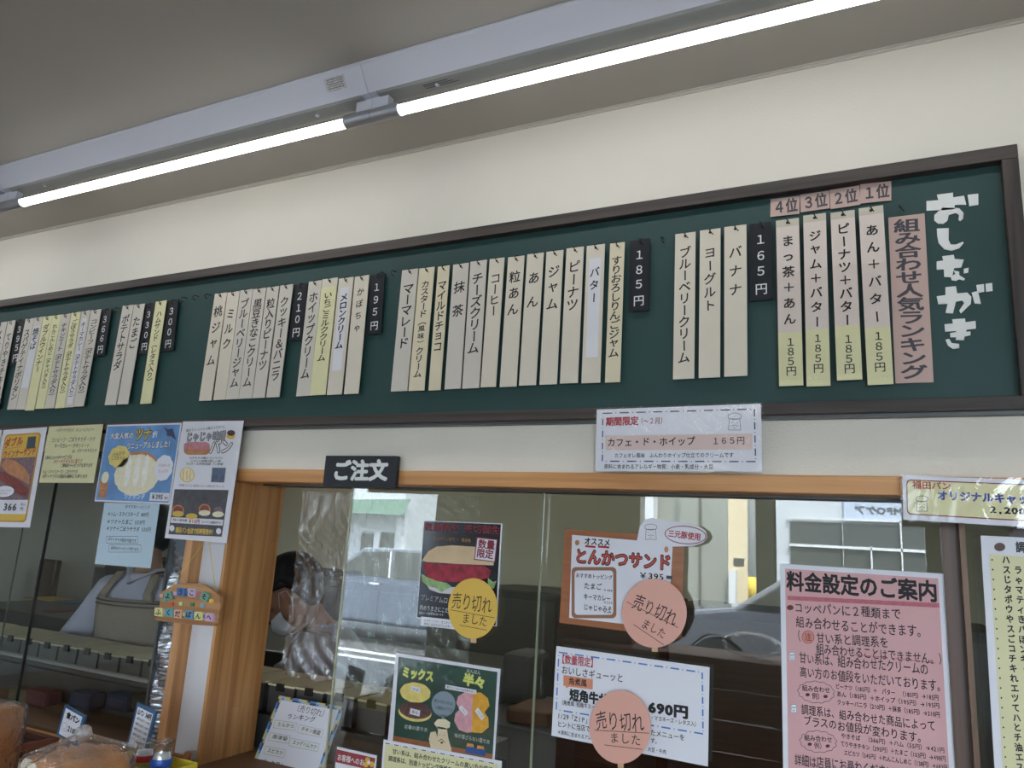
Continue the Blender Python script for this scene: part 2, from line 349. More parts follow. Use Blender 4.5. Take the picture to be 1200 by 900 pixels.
# ------------------------------------------------------------------ menu board
yB, yFr, yS = -.012, -.032, -.026
bo = empty('menu_board', (0, 0, 0), label='long dark green menu board in a dark brown wooden frame along the wall', category='menu board')
ft = P(600, 259.2, y=yFr).z; fb_ = P(700, 490.5, y=yFr).z; fr = P(1192, 166, y=yFr).x
fti = P(1140, 192, y=yFr).z; fbi = P(1140, 465, y=yFr).z; fri = P(1173.5, 187, y=yFr).x; XBL = -4.4
MB().box(XBL, fri+.005, yB, -.002, fbi-.005, fti+.005).build('board_panel', BOARD, bo)
MB().box(XBL-.03, fr, yFr, -.001, fti, ft).build('frame_rail', DARKW, bo, bevel=.0015)
MB().box(XBL-.03, fr, yFr, -.001, fb_, fbi).build('frame_rail', DARKW, bo, bevel=.0015)
MB().box(fri, fr, yFr, -.001, fbi, fti).build('frame_stile', DARKWZ, bo, bevel=.0015)
MB().box(XBL-.03, XBL, yFr, -.001, fbi, fti).build('frame_stile', DARKWZ, bo, bevel=.0015)
MB().box(XBL, fr-.004, -.02, -.001, fb_-.006, fb_).build('lower_lip', STEEL, bo)
# hooks: one mesh shared
hk = MB().loft([(0, .002, .008), (0, -.008, .008), (0, -.017, .006), (0, -.022, .000), (.003, -.021, -.006), (.006, -.016, -.008)], .0011, n=6)
hook_me = None
def hook(px, py):
    global hook_me
    p = P(px, py, y=yS)
    if hook_me is None:
        o = hk.build('hook', HOOKM, bo, smooth=True); hook_me = o.data
    else:
        o = bpy.data.objects.new('hook', hook_me); COL.objects.link(o); o.parent = bo
    o.location = (p.x, yB, p.z); return o
for q in ((214, 351), (228, 349), (242, 347), (136, 363), (446, 322), (460, 320), (775, 281), (1055, 244)): hook(*q)

# title letters cut from white paper (part of the board)
T = Sheet.__new__(Sheet)
tA = P(1085, 200, y=yB); T.M = Matrix.Translation(tA); T.Mi = T.M.inverted(); T.o = bo
def cut(polys):
    mb = MB()
    for pl in polys:
        q = [T.L(1060+x/4.093, 200+y/4.093) for x, y in pl]; q = [(p[0]+tA.x, p[1]+tA.z) for p in q]; mb.prism(q, yB-.0018, yB-.0003)
    mb.build('title_letter', CUT, bo)
cut([[(105,148),(162,143),(155,117),(232,107),(233,130),(285,122),(296,165),(240,166),(240,186),(182,192),(174,190),(105,194)],
     [(182,180),(236,180),(262,182),(283,205),(280,232),(266,244),(258,236),(262,214),(246,204),(212,214),(206,240),(186,256),(160,256),(142,240),(143,214),(160,198)],
     [(302,118),(353,112),(354,165),(310,172)]])
cut([[(155,279),(212,277),(211,335),(222,356),(246,356),(280,342),(284,348),(262,374),(225,386),(190,378),(163,348),(156,310)]])
cut([[(154,437),(186,432),(180,412),(236,405),(240,425),(284,428),(272,466),(238,468),(228,512),(190,510),(188,474),(154,478)],
     [(236,480),(262,486),(262,502),(290,520),(284,528),(262,522),(246,530),(226,526),(222,512),(236,500),(244,498)], [(284,472),(307,467),(305,490),(284,494)]])
cut([[(154,604),(196,598),(196,560),(246,555),(252,590),(300,586),(320,606),(318,640),(270,686),(262,672),(286,636),(276,624),(246,630),(232,686),(196,684),(206,640),(162,642)],
     [(322,586),(352,578),(366,640),(336,638)], [(344,550),(380,545),(382,582),(350,588)], [(388,544),(420,540),(422,578),(390,582)]])
cut([[(191,738),(232,734),(228,714),(290,710),(292,728),(340,722),(342,758),(296,764),(296,774),(316,772),(316,790),(288,796),(284,814),(244,812),(248,800),(220,800),(218,780),(246,776),(246,770),(194,774)],
     [(196,812),(214,808),(226,828),(262,832),(262,852),(232,856),(208,840)]])

# ------------------------------------------------------------------ menu strips
DIG = {'0': '０', '1': '１', '2': '２', '3': '３', '5': '５', '6': '６', '8': '８', '9': '９'}
G185 = 'menu strips of the twelve-strip 185 yen row'
def strip(txt, label, TL, TR, BL, BR, m=STRIP, a=.1, b=.9, over=None, group=None, size=.64, hookat=True, ink=INK, bold=.018, skew=.1, yy=yS, name='menu_strip', cat='menu strip'):
    A, B, C, D_ = (P(*q, y=yy) for q in (TL, TR, BL, BR))
    w = ((B-A).length+(D_-C).length)/2; top = (A+B)/2; bot = (C+D_)/2; dz = (top-bot).normalized(); X = Vector((dz.z, 0, -dz.x))
    A2 = top-X*w/2; s = Sheet(name, label, cat, None, None, None, pts=(A2, A2+X*w, A2+X*w*0-dz*(top-bot).length), group=group, paper=m, thick=.002, pname='card')
    lay = 1
    if over:
        mm, v0, v1, ww = over; s.shape([(.5-ww/2, v0), (.5+ww/2, v0), (.5+ww/2, v1), (.5-ww/2, v1)], mm, 1, 'pasted_label', uv=True, th=.0003); lay = 3
    if txt: s.vtext(txt, .5, a, b, w*size, ink, bold, .04, lay, skew)
    if hookat:
        hook((TL[0]+TR[0])/2, (TL[1]+TR[1])/2+2.2)
        s.shape(ell(.5, .022, .07, .07*s.W/s.H, 8), LBLACK, 1.5, 'hook_hole', uv=True)
    return s
def tag(num, label, TL, TR, BL, BR):
    s = strip('', label, TL, TR, BL, BR, BLK, yy=-.021, name='price_tag', cat='price tag', group='black price tags on the menu board', hookat=True)
    for c, v in zip(num+'円', (.22, .43, .63, .86)):
        s.vtext(DIG.get(c, c), .5, v-.085, v+.085, s.W*.52, WINK, .01, 0, 2)
    return s
gA, gB, gC, gD, gE, gR, gS = ('menu strips of the 366 yen row', 'menu strips of the 210 yen row', 'menu strips of the 195 yen row', 'menu strips of the 165 yen row', 'menu strips of the 330 yen pair', 'ranking strips', 'menu strips of the 395 yen row')
strip('メンチカツ', 'cream menu strip cut by the left photo edge, leftmost on the board', (-6, 379), (7.8, 377), (-26, 480), (-11, 480), STRIP2, .1, .7, group=gS)
strip('てりやきチキン', 'cream menu strip lettered teriyaki chicken left of the black 395 yen tag', (9.6, 376.5), (17.9, 375), (-11, 480), (-2, 480), STRIP2, .14, .82, group=gS)
tag('395', 'black 395 yen price tag, leftmost tag on the board', (18.5, 376), (30, 373.6), (12, 426), (22, 428))
strip('スパゲティナポリタン', 'cream menu strip lettered spaghetti napolitan beside the 395 yen tag', (30.2, 374), (40, 372.6), (8, 479.8), (18.3, 480), STRIP2, .12, .9, group=gA)
strip('焼そば', 'cream menu strip with a long white label lettered fried noodles', (40.4, 372.3), (51, 371), (19, 479.8), (28.5, 480), STRIP2, .12, .36, (PLAS, .1, .77, .8), group=gA)
strip('ダブルウィンナー', 'yellow menu strip lettered double wiener hanging lowest in its row', (51.3, 371), (61.8, 370), (29, 481), (39.5, 481), YEL, .09, .6, group=gA)
strip('れんこんしめじ（チャパタ入り）', 'yellow menu strip lettered lotus root and mushroom next to the double wiener strip', (62.2, 369.8), (71.8, 368.6), (41, 479), (51.5, 479), YEL, .1, .82, group=gA, size=.5)
strip('チキンミート（ポテトサラダ入り）', 'cream menu strip lettered chicken meat in the 366 yen row', (72.5, 369), (83, 366.8), (52, 478.5), (63, 478.3), STRIP2, .1, .9, group=gA)
strip('ごぼうサラダ（ポテトサラダ入り）', 'yellow menu strip lettered burdock salad in the 366 yen row', (83.6, 367), (95, 365), (64.5, 478.3), (75, 478), YEL, .08, .88, group=gA, size=.55)
strip('キーマカレー（ポテトサラダ入り）', 'cream menu strip with a white label lettered keema curry', (95.6, 365), (106.2, 363.3), (76, 477.5), (85.5, 477), STRIP2, .12, .93, (PLAS, .08, .97, .62), group=gA, size=.5)
strip('コンビーフ（ポテトサラダ入り）', 'cream menu strip lettered corned beef beside the black 366 yen tag', (107, 364), (118.5, 362), (86, 476.5), (98, 476), STRIP2, .1, .9, group=gA)
tag('366', 'black 366 yen price tag with a curling lower corner', (119, 363.4), (131, 361.5), (111, 416), (122, 418.5))
strip('ポテトサラダ', 'cream menu strip lettered potato salad, left one of the pair before the 330 yen tag', (144, 358.5), (156.5, 357), (122.5, 474.5), (135.5, 474.5), STRIP2, .1, .66, group=gE)
strip('たまご', 'cream menu strip lettered egg beside the black 330 yen tag', (157.5, 357.5), (169.5, 355.5), (137, 474), (150, 473.5), STRIP2, .12, .46, group=gE)
tag('330', 'black 330 yen price tag between egg and ham strips', (170.3, 357), (182, 355), (162.5, 414), (174, 415))
strip('ハムサンド（レタス入り）', 'pale yellow menu strip lettered ham sandwich between the 330 and 300 yen tags', (182.7, 353.5), (195, 352), (164, 473), (177, 473), YEL, .1, .82, group='single ham strip', size=.5)
tag('300', 'black 300 yen price tag right of the yellow ham strip', (196, 353), (209, 350.5), (189.5, 412), (203, 411))
strip('桃ジャム', 'cream menu strip lettered peach jam, leftmost of the 210 yen row', (252, 344), (266, 343), (233, 469.5), (247.5, 469.5), STRIP, .1, .71, group=gB)
strip('ミルク', 'cream menu strip lettered milk in the 210 yen row', (266.7, 343), (281, 341), (250, 468.5), (264, 468.5), STRIP, .14, .56, group=gB)
strip('ブルーベリージャム', 'cream menu strip lettered blueberry jam in the 210 yen row', (281.7, 340.5), (296.4, 338.5), (264.7, 468), (279, 467.5), STRIP2, .09, .9, group=gB)
strip('黒豆きなこクリーム', 'cream menu strip lettered black bean kinako cream in the 210 yen row', (297, 339), (311.7, 337), (279.5, 467), (295, 467), STRIP2, .1, .9, group=gB)
strip('粒入りピーナツ', 'cream menu strip lettered chunky peanut in the 210 yen row', (313, 337), (327, 335), (295.7, 466.5), (310, 466), STRIP2, .11, .76, group=gB)
strip('クッキー＆バニラ', 'cream menu strip lettered cookie and vanilla beside the black 210 yen tag', (328.5, 334.5), (343.5, 333), (312, 466), (327, 465), STRIP2, .11, .86, group=gB)
tag('210', 'black 210 yen price tag right of the cookie strip', (344.7, 334), (361, 331.7), (338.5, 399), (354, 399))
strip('ホイップクリーム', 'cream menu strip lettered whipped cream, leftmost of the 195 yen row', (362, 330), (377.2, 328.5), (347, 464.5), (362.5, 463.5), STRIP2, .1, .86, group=gC)
strip('いちごミルククリーム', 'menu strip with a wide yellow label lettered strawberry milk cream', (377.8, 326.5), (396, 326), (363.2, 463), (381, 463), STRIP, .12, .72, (YEL, .075, 1.0, 1.0), group=gC, size=.5)
strip('メロンクリーム', 'menu strip with a narrow white label lettered melon cream', (397.2, 326), (414.5, 325), (383, 463), (400, 462), STRIP, .14, .62, (PLAS, .085, .8, .64), group=gC, size=.5, bold=.03)
strip('かぼちゃ', 'cream menu strip lettered pumpkin beside the black 195 yen tag', (416, 324), (432.5, 322.5), (403, 461.5), (420, 461.5), STRIP, .09, .5, group=gC, size=.45)
tag('195', 'black 195 yen price tag', (434, 322), (451.5, 321), (430, 392), (446, 391.5))
strip('マーマレード', 'cream menu strip lettered marmalade, leftmost of the 185 yen row', (471.3, 316.2), (490, 315.2), (458, 458.5), (477, 458.3), STRIP2, .12, .66, group=G185)
strip('カスタード（風味）クリーム', 'yellowed menu strip lettered custard flavour cream with tiny bracketed signs', (491.5, 314.3), (509, 313), (478.5, 458), (497, 457.5), YCR, .11, .9, group=G185, size=.5)
strip('マイルドチョコ', 'narrow cream menu strip lettered mild chocolate', (513.3, 312.5), (526.7, 311), (502, 457.5), (516, 457), YCR, .12, .7, group=G185, size=.72)
strip('抹茶', 'cream menu strip lettered matcha in the 185 yen row', (531, 310), (549.5, 308), (521, 456), (539.5, 455.5), STRIP2, .1, .48, group=G185)
strip('チーズクリーム', 'cream menu strip lettered cheese cream in the 185 yen row', (551.5, 306.5), (570.5, 304.5), (541.5, 455), (561.5, 455), STRIP2, .1, .74, group=G185)
strip('コーヒー', 'cream menu strip lettered coffee in the 185 yen row', (574, 304), (591, 301.3), (563, 454), (581, 453), STRIP, .12, .46, group=G185)
strip('粒あん', 'cream menu strip lettered chunky bean paste, three signs in the 185 yen row', (595.5, 301.5), (614.5, 299.5), (585.5, 453.5), (605, 453), STRIP, .1, .48, group=G185)
strip('あん', 'cream menu strip lettered with two signs for bean paste in the 185 yen row', (618, 298), (637, 296), (608, 451.7), (628, 451.3), STRIP, .1, .47, group=G185)
strip('ジャム', 'cream menu strip lettered jam in the 185 yen row', (640.5, 295), (660, 293), (632, 451), (652.5, 450), STRIP, .1, .47, group=G185)
strip('ピーナツ', 'cream menu strip lettered peanut in the 185 yen row', (664, 291), (684, 289), (656, 449.5), (677, 448.7), STRIP, .1, .48, group=G185)
strip('バター', 'cream menu strip with a shiny white label lettered butter', (687.5, 288), (709, 286), (681.5, 449), (703, 448.5), STRIP, .16, .44, (PLAS, .1, .82, .66), group=G185, size=.5)
strip('すりおろしりんごジャム', 'narrow yellowed menu strip lettered grated apple jam', (715, 285), (732, 284), (709, 448), (726.5, 448), YCR, .1, .83, group=G185, size=.68)
tag('185', 'black 185 yen price tag in the middle of the board', (738, 281), (761.5, 280.5), (737, 365.5), (760, 363.5))
strip('ブルーベリークリーム', 'cream menu strip lettered blueberry cream, leftmost of the 165 yen row', (791, 274), (815.5, 272), (789, 444.5), (813, 443.7), STRIP, .1, .9, group=gD, size=.54)
strip('ヨーグルト', 'cream menu strip lettered yogurt in the 165 yen row', (820.5, 270), (844, 267.5), (818.5, 442.5), (844, 442.5), STRIP, .12, .57, group=gD, size=.54)
strip('バナナ', 'cream menu strip lettered banana beside the black 165 yen tag', (849, 265.5), (874.5, 263.5), (848.5, 441), (876, 440.5), STRIP, .12, .5, group=gD, size=.54)
tag('165', 'black 165 yen price tag, rightmost tag on the board', (878, 262), (904, 260.5), (879, 352), (906, 351.5))
for t, l, TL, TR, BL, BR, a, b, v, pa in (
    ('まっ茶＋あん', 'laminated yellow-footed strip for matcha plus bean paste under the card of the fourth rank', (909, 258.5), (936.5, 255.5), (913.5, 452), (941, 452), .09, .66, .69, .72),
    ('ジャム＋バター', 'laminated yellow-footed strip for jam plus butter under the card of the third rank', (941, 252.3), (968, 250), (945.5, 453), (973, 452), .09, .68, .68, .705),
    ('ピーナツ＋バター', 'laminated yellow-footed strip for peanut plus butter under the card of the second rank', (973, 249), (1001.5, 246.5), (981, 445), (1010.5, 445.5), .07, .695, .69, .74),
    ('あん＋バター', 'laminated yellow-footed strip for bean paste plus butter under the card of the first rank', (1006, 243.3), (1035, 241.5), (1017, 450.5), (1047, 451), .09, .68, .69, .71)):
    s = strip(t, l, TL, TR, BL, BR, mat('ranking_card', srgb(222, 208, 198), .4, coat=.4, coatbump=.3), a, b, (YEL, v, 1.0, 1.0), group=gR, size=.5, bold=.022, skew=0, yy=-.03)
    s.vtext('１８５円', .52, pa, pa+.225, s.W*.42, INK, .012, 0, 3)
    s.shape([(0, .0), (1, .0), (1, .045), (0, .045)], mat('strip_top_tape', srgb(200, 194, 176), .4), 1, 'top_tape', uv=True)
    MB().box(-.001, s.W+.0015, -.0026, -.0022, -s.H*.97, -s.H*.33).build('clear_sleeve', clear('laminate', base=.0, boost=.8, rough=.07, bump=.16, bs=14), s.o)
for n, l, TL, TR, BL in (('４位', 'small pink card of the fourth rank at the left end of the ranking cards', (903, 233.5), (937, 229.5), (904, 254)), ('３位', 'small pink card of the third rank', (937.6, 228.5), (971.5, 223.3), (938, 248.8)),
                         ('２位', 'small pink card of the second rank', (972.2, 222.7), (1007, 217.3), (973, 245)), ('１位', 'small pink card of the first rank nearest the pink ranking title', (1008, 216), (1044.5, 212), (1009, 238.3))):
    s = Sheet('rank_card', l, 'card', TL, TR, BL, y=yB-.004, paper=PNK, group='pink rank cards', thick=.0015)
    ym = (TL[1]+BL[1])/2+.2; s.text(n, (TL[0]+3, ym), (TR[0]-2, ym+TR[1]-TL[1]), 15, INKG, .03, 0, 2)
s = strip('組み合わせ人気ランキング', 'tall pink ranking title sheet with grey brush lettering left of the white title', (1040.7, 254.6), (1083.6, 250.4), (1049.5, 449.6), (1094, 447.6), PNK, .025, .98, size=.66, hookat=False, ink=INKG, bold=.03, skew=-.06, yy=yB-.004, name='ranking_title', cat='sign')

# ------------------------------------------------------------------ laminated notices on the wall side (plane just in front of the wall)
yP = -.036
BUNT = mat('print_bun_brown', srgb(190, 130, 84), .5, var=.2, vs=40); MEATR = mat('print_sausage_red', srgb(130, 44, 40), .5, var=.45, vs=90)
YINK = mat('print_yellow', srgb(222, 186, 70), .6); GOLD = mat('print_gold', srgb(196, 140, 50), .6); LYEL = mat('print_light_yellow', srgb(226, 208, 120), .6, var=.1, vs=60)
CREAMP = mat('print_cream', srgb(232, 226, 196), .6, var=.08, vs=90); SKY = mat('print_sky_blue', srgb(96, 150, 206), .5, var=.35, vs=9)
PHG = mat('print_photo_mauve', srgb(120, 96, 110), .6, var=.5, vs=120); DKP = mat('print_dark_grey', srgb(64, 66, 76), .6, var=.4, vs=60)
s = Sheet('poster', 'sliver of a white poster at the left photo edge beside the wiener poster', 'poster', (-48, 506), (2, 504), (-66, 616), y=yP, paper=WHT, rim=.003)
s = Sheet('poster', 'yellow framed wiener sandwich poster with the price 366 at the far left', 'poster', (4, 504), (55, 500.5), (-17, 617), y=yP, paper=WHT, rim=.003)
s.shape(rrect(.07, .05, .9, .95, .08, .04), GOLD, 1, uv=True); s.shape(rrect(.10, .065, .87, .935, .07, .035), YINK, 2, uv=True)
s.shape([(.10, .30), (.87, .30), (.87, .73), (.10, .73)], PHG, 3, uv=True)
s.shape([(.12, .38), (.2, .31), (.42, .33), (.66, .4), (.82, .5), (.84, .58), (.6, .52), (.3, .46)], BUNT, 5, uv=True)
s.shape([(.12, .44), (.3, .45), (.6, .54), (.84, .62), (.82, .70), (.6, .67), (.3, .57), (.12, .52)], MEATR, 4, uv=True)
s.shape([(.10, .73), (.87, .73), (.87, .87), (.10, .87)], WHT, 3, uv=True)
s.shape(ell(.3, .645, .24, .065), INK, 5, uv=True); s.shape(ell(.3, .645, .225, .058), WHT, 6, uv=True)
s.text('がぶりジューシーな', (.14, .635), (.45, .635), .022, INK, uv=True, layer=7); s.text('うまさ２本入り！', (.17, .665), (.43, .665), .02, RED, uv=True, layer=7)
s.shape([(.62, .09), (.80, .09), (.82, .21), (.62, .215)], mat('print_navy_green', srgb(40, 70, 84), .5), 4, uv=True)
s.text('ダブル', (.10, .155), (.52, .125), .085, RED, .045, .05, 4, .05, uv=True); s.text('ウインナーサンド', (.12, .265), (.86, .24), .075, RED, .04, .05, 6, .05, uv=True)
s.lines([((.12, .21), (.5, .185))], .001, RED, 4, uv=True)
s.text('366', (.34, .80), (.65, .80), .085, INK, .03, 0, 5, uv=True); s.text('税込', (.72, .775), (.84, .775), .025, INK, 0, 0, 5, uv=True); s.text('円', (.73, .82), (.80, .82), .035, INK, .02, 0, 5, uv=True)

s = Sheet('notice', 'pale yellow laminated notice between the wiener poster and the blue tuna poster', 'notice', (57.5, 500), (121, 497), (45, 565.5), y=yP, paper=YEL, rim=.004)
for t, a, b, h, m in (('～ポテトサラダ入り メニューについて～', (66, 504.5), (111, 503.2), 4, INK), ('コンビーフ・ごぼうサラダ・ツナ', (60.5, 515.8), (112, 514.6), 5, INK),
                      ('キーマカレー・チキンミート', (64, 522.8), (105, 521.9), 5, INK), ('は、ポテトサラダ入り', (85, 528.6), (114, 527.8), 4, INK), ('上記メニューへのトッピングは', (53, 536.2), (84.5, 535.6), 4.4, INK),
                      ('ポテトサラダ入りに変えて', (63, 541.2), (97, 540.5), 4.4, RED), ('ご希望のトッピングを承ります', (71, 545.7), (109, 545.3), 4.2, INK),
                      ('ハム・スライスチーズ・ごぼうサラダ', (50, 553), (91, 552.9), 4.2, INK), ('ポテトサラダの追加も無料にて承ります', (50, 558.3), (103, 558.2), 4.2, INK)):
    s.text(t, a, b, h, m, .012, .03, 2, .2)

s = Sheet('poster', 'blue tuna sandwich poster with white lettering and the price 395', 'poster', (126, 498), (213, 495.5), (111, 587.5), y=yP, paper=WHT, rim=.004)
s.shape([(.01, .02), (.985, .02), (.985, .98), (.01, .98)], SKY, 1, uv=True)
s.shape(ell(.24, .42, .13, .13, 30, 0, .16, 9), LYEL, 3, uv=True)
s.text('ふんわり', (.15, .38), (.32, .38), .055, INKG, .01, .05, 4, uv=True); s.text('こだわりの', (.14, .44), (.33, .44), .05, INKG, .01, .05, 4, uv=True)
s.shape(ell(.52, .62, .3, .27, 30), BUNT, 2, uv=True); s.shape(ell(.52, .65, .29, .25, 40, 0, .05, 15), CREAMP, 3, uv=True)
for u in (.40, .52, .63): s.shape(ell(u, .60, .035, .2, 14, 0, .08, 5), mat('print_filling_white', srgb(238, 238, 226), .6, var=.1, vs=70), 4, uv=True)
s.shape(ell(.86, .56, .11, .15, 26, 0, .1, 9), WHT, 4, uv=True); s.text('マヨネーズ', (.79, .53), (.94, .53), .04, RED, 0, .05, 5, uv=True); s.text('たっぷり', (.80, .60), (.93, .60), .04, RED, 0, .05, 5, uv=True)
for m, ly, bo_, dx in ((NAVY, 4, .09, 0), (WINK, 5, .035, 0)):
    s.text('大変人気の', (.07, .155), (.40, .15), .075, m, bo_, .03, ly, .05, uv=True)
    s.text('リニューアルしました！', (.33, .285), (.93, .265), .085, m, bo_, .03, ly, .05, uv=True)
s.text('ツナ', (.42, .14), (.64, .135), .15, INK, .10, 0, 4, .05, uv=True); s.text('ツナ', (.42, .14), (.64, .135), .15, YINK, .04, 0, 5, .05, uv=True)
s.text('が！', (.65, .145), (.74, .14), .08, WINK, .05, 0, 5, uv=True)
s.shape([(.78, .05), (.84, .08), (.9, .07), (.93, .14), (.97, .22), (.9, .17), (.84, .16), (.83, .11)], NAVY, 4, uv=True)
s.shape([(.04, .95), (.045, .82), (.02, .76), (.07, .72), (.14, .74), (.16, .82), (.15, .95)], BUNT, 4, uv=True); s.shape(ell(.10, .69, .05, .075), CREAMP, 5, uv=True)
s.lines([((.07, .79), (.075, .81)), ((.12, .79), (.125, .81)), ((.07, .86), (.13, .855))], .001, INK, 6, uv=True)
s.text('ツナサンド', (.40, .92), (.68, .92), .07, WINK, .03, 0, 4, uv=True)
s.shape([(.74, .865), (.985, .865), (.985, .965), (.74, .965)], WHT, 4, uv=True); s.text('￥395', (.76, .915), (.91, .915), .07, INK, .03, 0, 5, uv=True); s.text('税込', (.93, .925), (.975, .925), .03, INK, .02, 0, 5, uv=True)

LBL = mat('pale_blue_paper', srgb(188, 212, 226), .5, coat=.2)
s = Sheet('notice', 'pale blue laminated price list hanging below the tuna poster in front of the worker', 'notice', (122.5, 589), (187, 590.5), (113, 661), y=yP+.001, paper=LBL, rim=.003)
for t, a, b, h in (('おすすめトッピング', (147, 593.6), (176, 594.8), 4), ('＊ハム・スライスチーズ 489円', (126.5, 602.4), (174.5, 603.4), 5.2), ('＊ツナ＋たまご 533円', (125.5, 611.2), (170, 612.4), 5.2), ('＊ツナ＋ごぼうサラダ 533円', (124.6, 619.4), (177, 620.8), 5.2),
                   ('ポテトサラダ抜き可能です', (127, 632), (160, 634), 3.8), ('お好みのトッピング承ります', (130, 642), (163, 644), 3.8)): s.text(t, a, b, h, INK, .01, .04, 2, .08)
for q in (rrect(124.6, 628.5, 162, 636.5, 1, 1, 1), rrect(127.5, 638.5, 165.4, 647, 1, 1, 1)): s.poly(q, .0009, NAVY, 2, closed=True)

s = Sheet('poster', 'white bread poster with a dark photo band, rightmost of the laminated wall posters', 'poster', (214.5, 494), (285.5, 493), (195, 630.5), y=yP, paper=WHT, rim=.003)
s.text('福田パン×じゃじゃ麺のコラボパン', (218, 504.8), (264, 500), 3.2, INKG, .01, 0, 2)
s.text('じゃじゃ味噌', (218.5, 512.5), (265, 510.5), 10, INKG, .08, 0, 2); s.text('じゃじゃ味噌', (218.5, 512.5), (265, 510.5), 10, mat('print_grey', srgb(170, 170, 180), .6), .015, 0, 3)
s.shape(rrect(215.6, 518, 246, 533, 6, 5), BUNT, 1); s.shape(rrect(215.8, 518.4, 246, 526.5, 5, 3.5), mat('print_rose', srgb(196, 130, 140), .6, var=.2, vs=80), 2)
s.text('パン', (246, 524.5), (273, 523), 15, INK, .09, 0, 4); s.text('パン', (246, 524.5), (273, 523), 15, WINK, .03, 0, 5)
s.shape(ell(271.2, 507.5, 4.7, 3.4), mat('print_chocolate', srgb(70, 40, 34), .5), 4); s.shape(ell(270.6, 511.5, 5, 3.2), YINK, 3)
for t, a, b in (('もちもちの麺とコッペパン', (222, 536.6), (261.5, 536.8)), ('じゃじゃ味噌の新しい味', (223.5, 540.2), (259, 540.4)), ('マヨネーズが相性抜群 パン登場！', (218, 543.6), (264, 544))): s.text(t, a, b, 2.8, INKG, .02, 0, 2)
s.shape(ell(219.6, 556.5, 8.6, 8.6), YINK, 2); s.shape(ell(219.6, 556.5, 7.6, 7.6), CREAMP, 3)
for dx in (-4, 0, 4): s.lines([((219.6+dx, 551), (219.2+dx, 562))], .0035, YINK, 4)
s.shape([(249, 548), (265, 548.3), (263, 565.5), (247.3, 565)], mat('print_blue_grey', srgb(80, 96, 124), .6, var=.4, vs=70), 2)
s.text('味噌パンと相性のよい具材をサンド', (210, 568.6), (263, 570.4), 3, DRED, 0, 0, 2)
s.shape([(204.7, 573.3), (268, 574.3), (260, 629), (197.5, 626)], DKP, 1)
for i, (cx, cy) in enumerate(((209, 599), (225, 601.8), (240, 598), (256, 599.6))):
    s.shape(ell(cx, cy-1, 7, 6.4), BUNT if i % 2 == 0 else DKP, 2); s.shape(ell(cx, cy+3.2, 6.8, 3.4), (YINK, YINK, CREAMP, CREAMP)[i], 4); s.shape(ell(cx, cy-1.5, 5.4, 4.4), (MEATR, DKP, MEATR, PHG)[i], 3)
s.shape([(201.3, 606), (262, 609), (261, 616), (200.2, 612.6)], WHT, 3)
s.text('単品どら焼き各種', (203, 609), (219.5, 610), 2.8, INK, .02, 0, 4); s.text('￥115円', (221.5, 610.6), (234.5, 611.4), 5, RED, .04, 0, 4); s.text('コッペパン各種好評です', (236.5, 611.6), (259.5, 613), 2.8, INK, .02, 0, 4)
s.text('福田パン全店で好評発売中！', (206, 621), (252, 624), 6, YINK, .04, 0, 3)
for q in ((201.8, 619), (256.5, 622.5)): s.shape(ell(q[0], q[1], 3, 3.6), WHT, 3)

# black order sign and the two cards
s = Sheet('order_sign', 'small black sign with white lettering above the serving window', 'sign', (382, 534), (466, 534.4), (379.3, 569.2), y=-.03, paper=mat('black_board', srgb(30, 34, 42), .5), thick=.012, pname='plate')
s.text('ご注文', (390, 552), (454.5, 551.6), 22, WINK, .05, 0, 1, 0)
s = Sheet('notice', 'white seasonal card with a navy dashed border standing on the pine beam', 'notice', (699.5, 480), (891.5, 473), (700.8, 552), y=-.038, paper=WHT, rim=.003)
n1 = dashes((706.5, 484.4), (884, 479.5), 9)+dashes((884, 479.5), (885.5, 541), 4)+dashes((885.5, 541), (706, 540.5), 9)+dashes((706, 540.5), (706.5, 484.4), 4)
s.lines(n1, .0022, NAVY, 2, 'dashed_border')
s.shape([(709, 510.4), (881.6, 508), (881.8, 527), (710, 527.7)], mat('print_beige', srgb(222, 200, 194), .6), 1)
s.text('期間限定', (710, 494.4), (748.7, 493.2), 9.5, RED, .035, 0, 2); s.text('（～２月）', (747, 494), (781, 493), 7.5, DRED, .01, 0, 2)
s.text('カフェ・ド・ホイップ', (711.6, 518.8), (815, 517), 9.6, INK, .02, .05, 2); s.text('１６５円', (834, 517), (873, 516.3), 8.6, INK, .012, .05, 2)
s.text('カフェオレ風味　ふんわりホイップ仕立てのクリームです', (720, 534), (860, 533.4), 5.4, INK, .018, .03, 2); s.text('原料に含まれるアレルギー物質：小麦・乳成分・大豆', (708, 546.8), (836, 547.2), 5.4, INK, .018, .03, 2)
chef(s, 861, 495, 10, INKG, lw=.0008)
YELC = mat('card_yellow', srgb(226, 222, 170), .45, coat=.3)
s = Sheet('notice', 'yellow goods card with a dark red rounded border at the right end of the beam', 'notice', (1057.5, 557), (1232, 563.5), (1060.5, 609), y=-.03, paper=WHT, rim=.003)
s.shape(rrect(.028, .09, .98, .88, .03, .1), DRED, 1, 'rounded_border', uv=True); s.shape(rrect(.034, .115, .974, .855, .028, .09), YELC, 2, uv=True)
s.text('福田パン', (1069, 568.3), (1114.5, 570), 8.6, RED, .02, 0, 3); s.text('オリジナルキャッ', (1098, 580.6), (1206, 585.6), 10.5, mat('royal_blue_ink', srgb(60, 80, 176), .6), .04, 0, 3)
s.text('2,200', (1159.5, 597), (1202, 599.4), 9, INK, .04, 0, 3); chef(s, 1080.5, 591, 9, INKG, lw=.0008, layer=3)

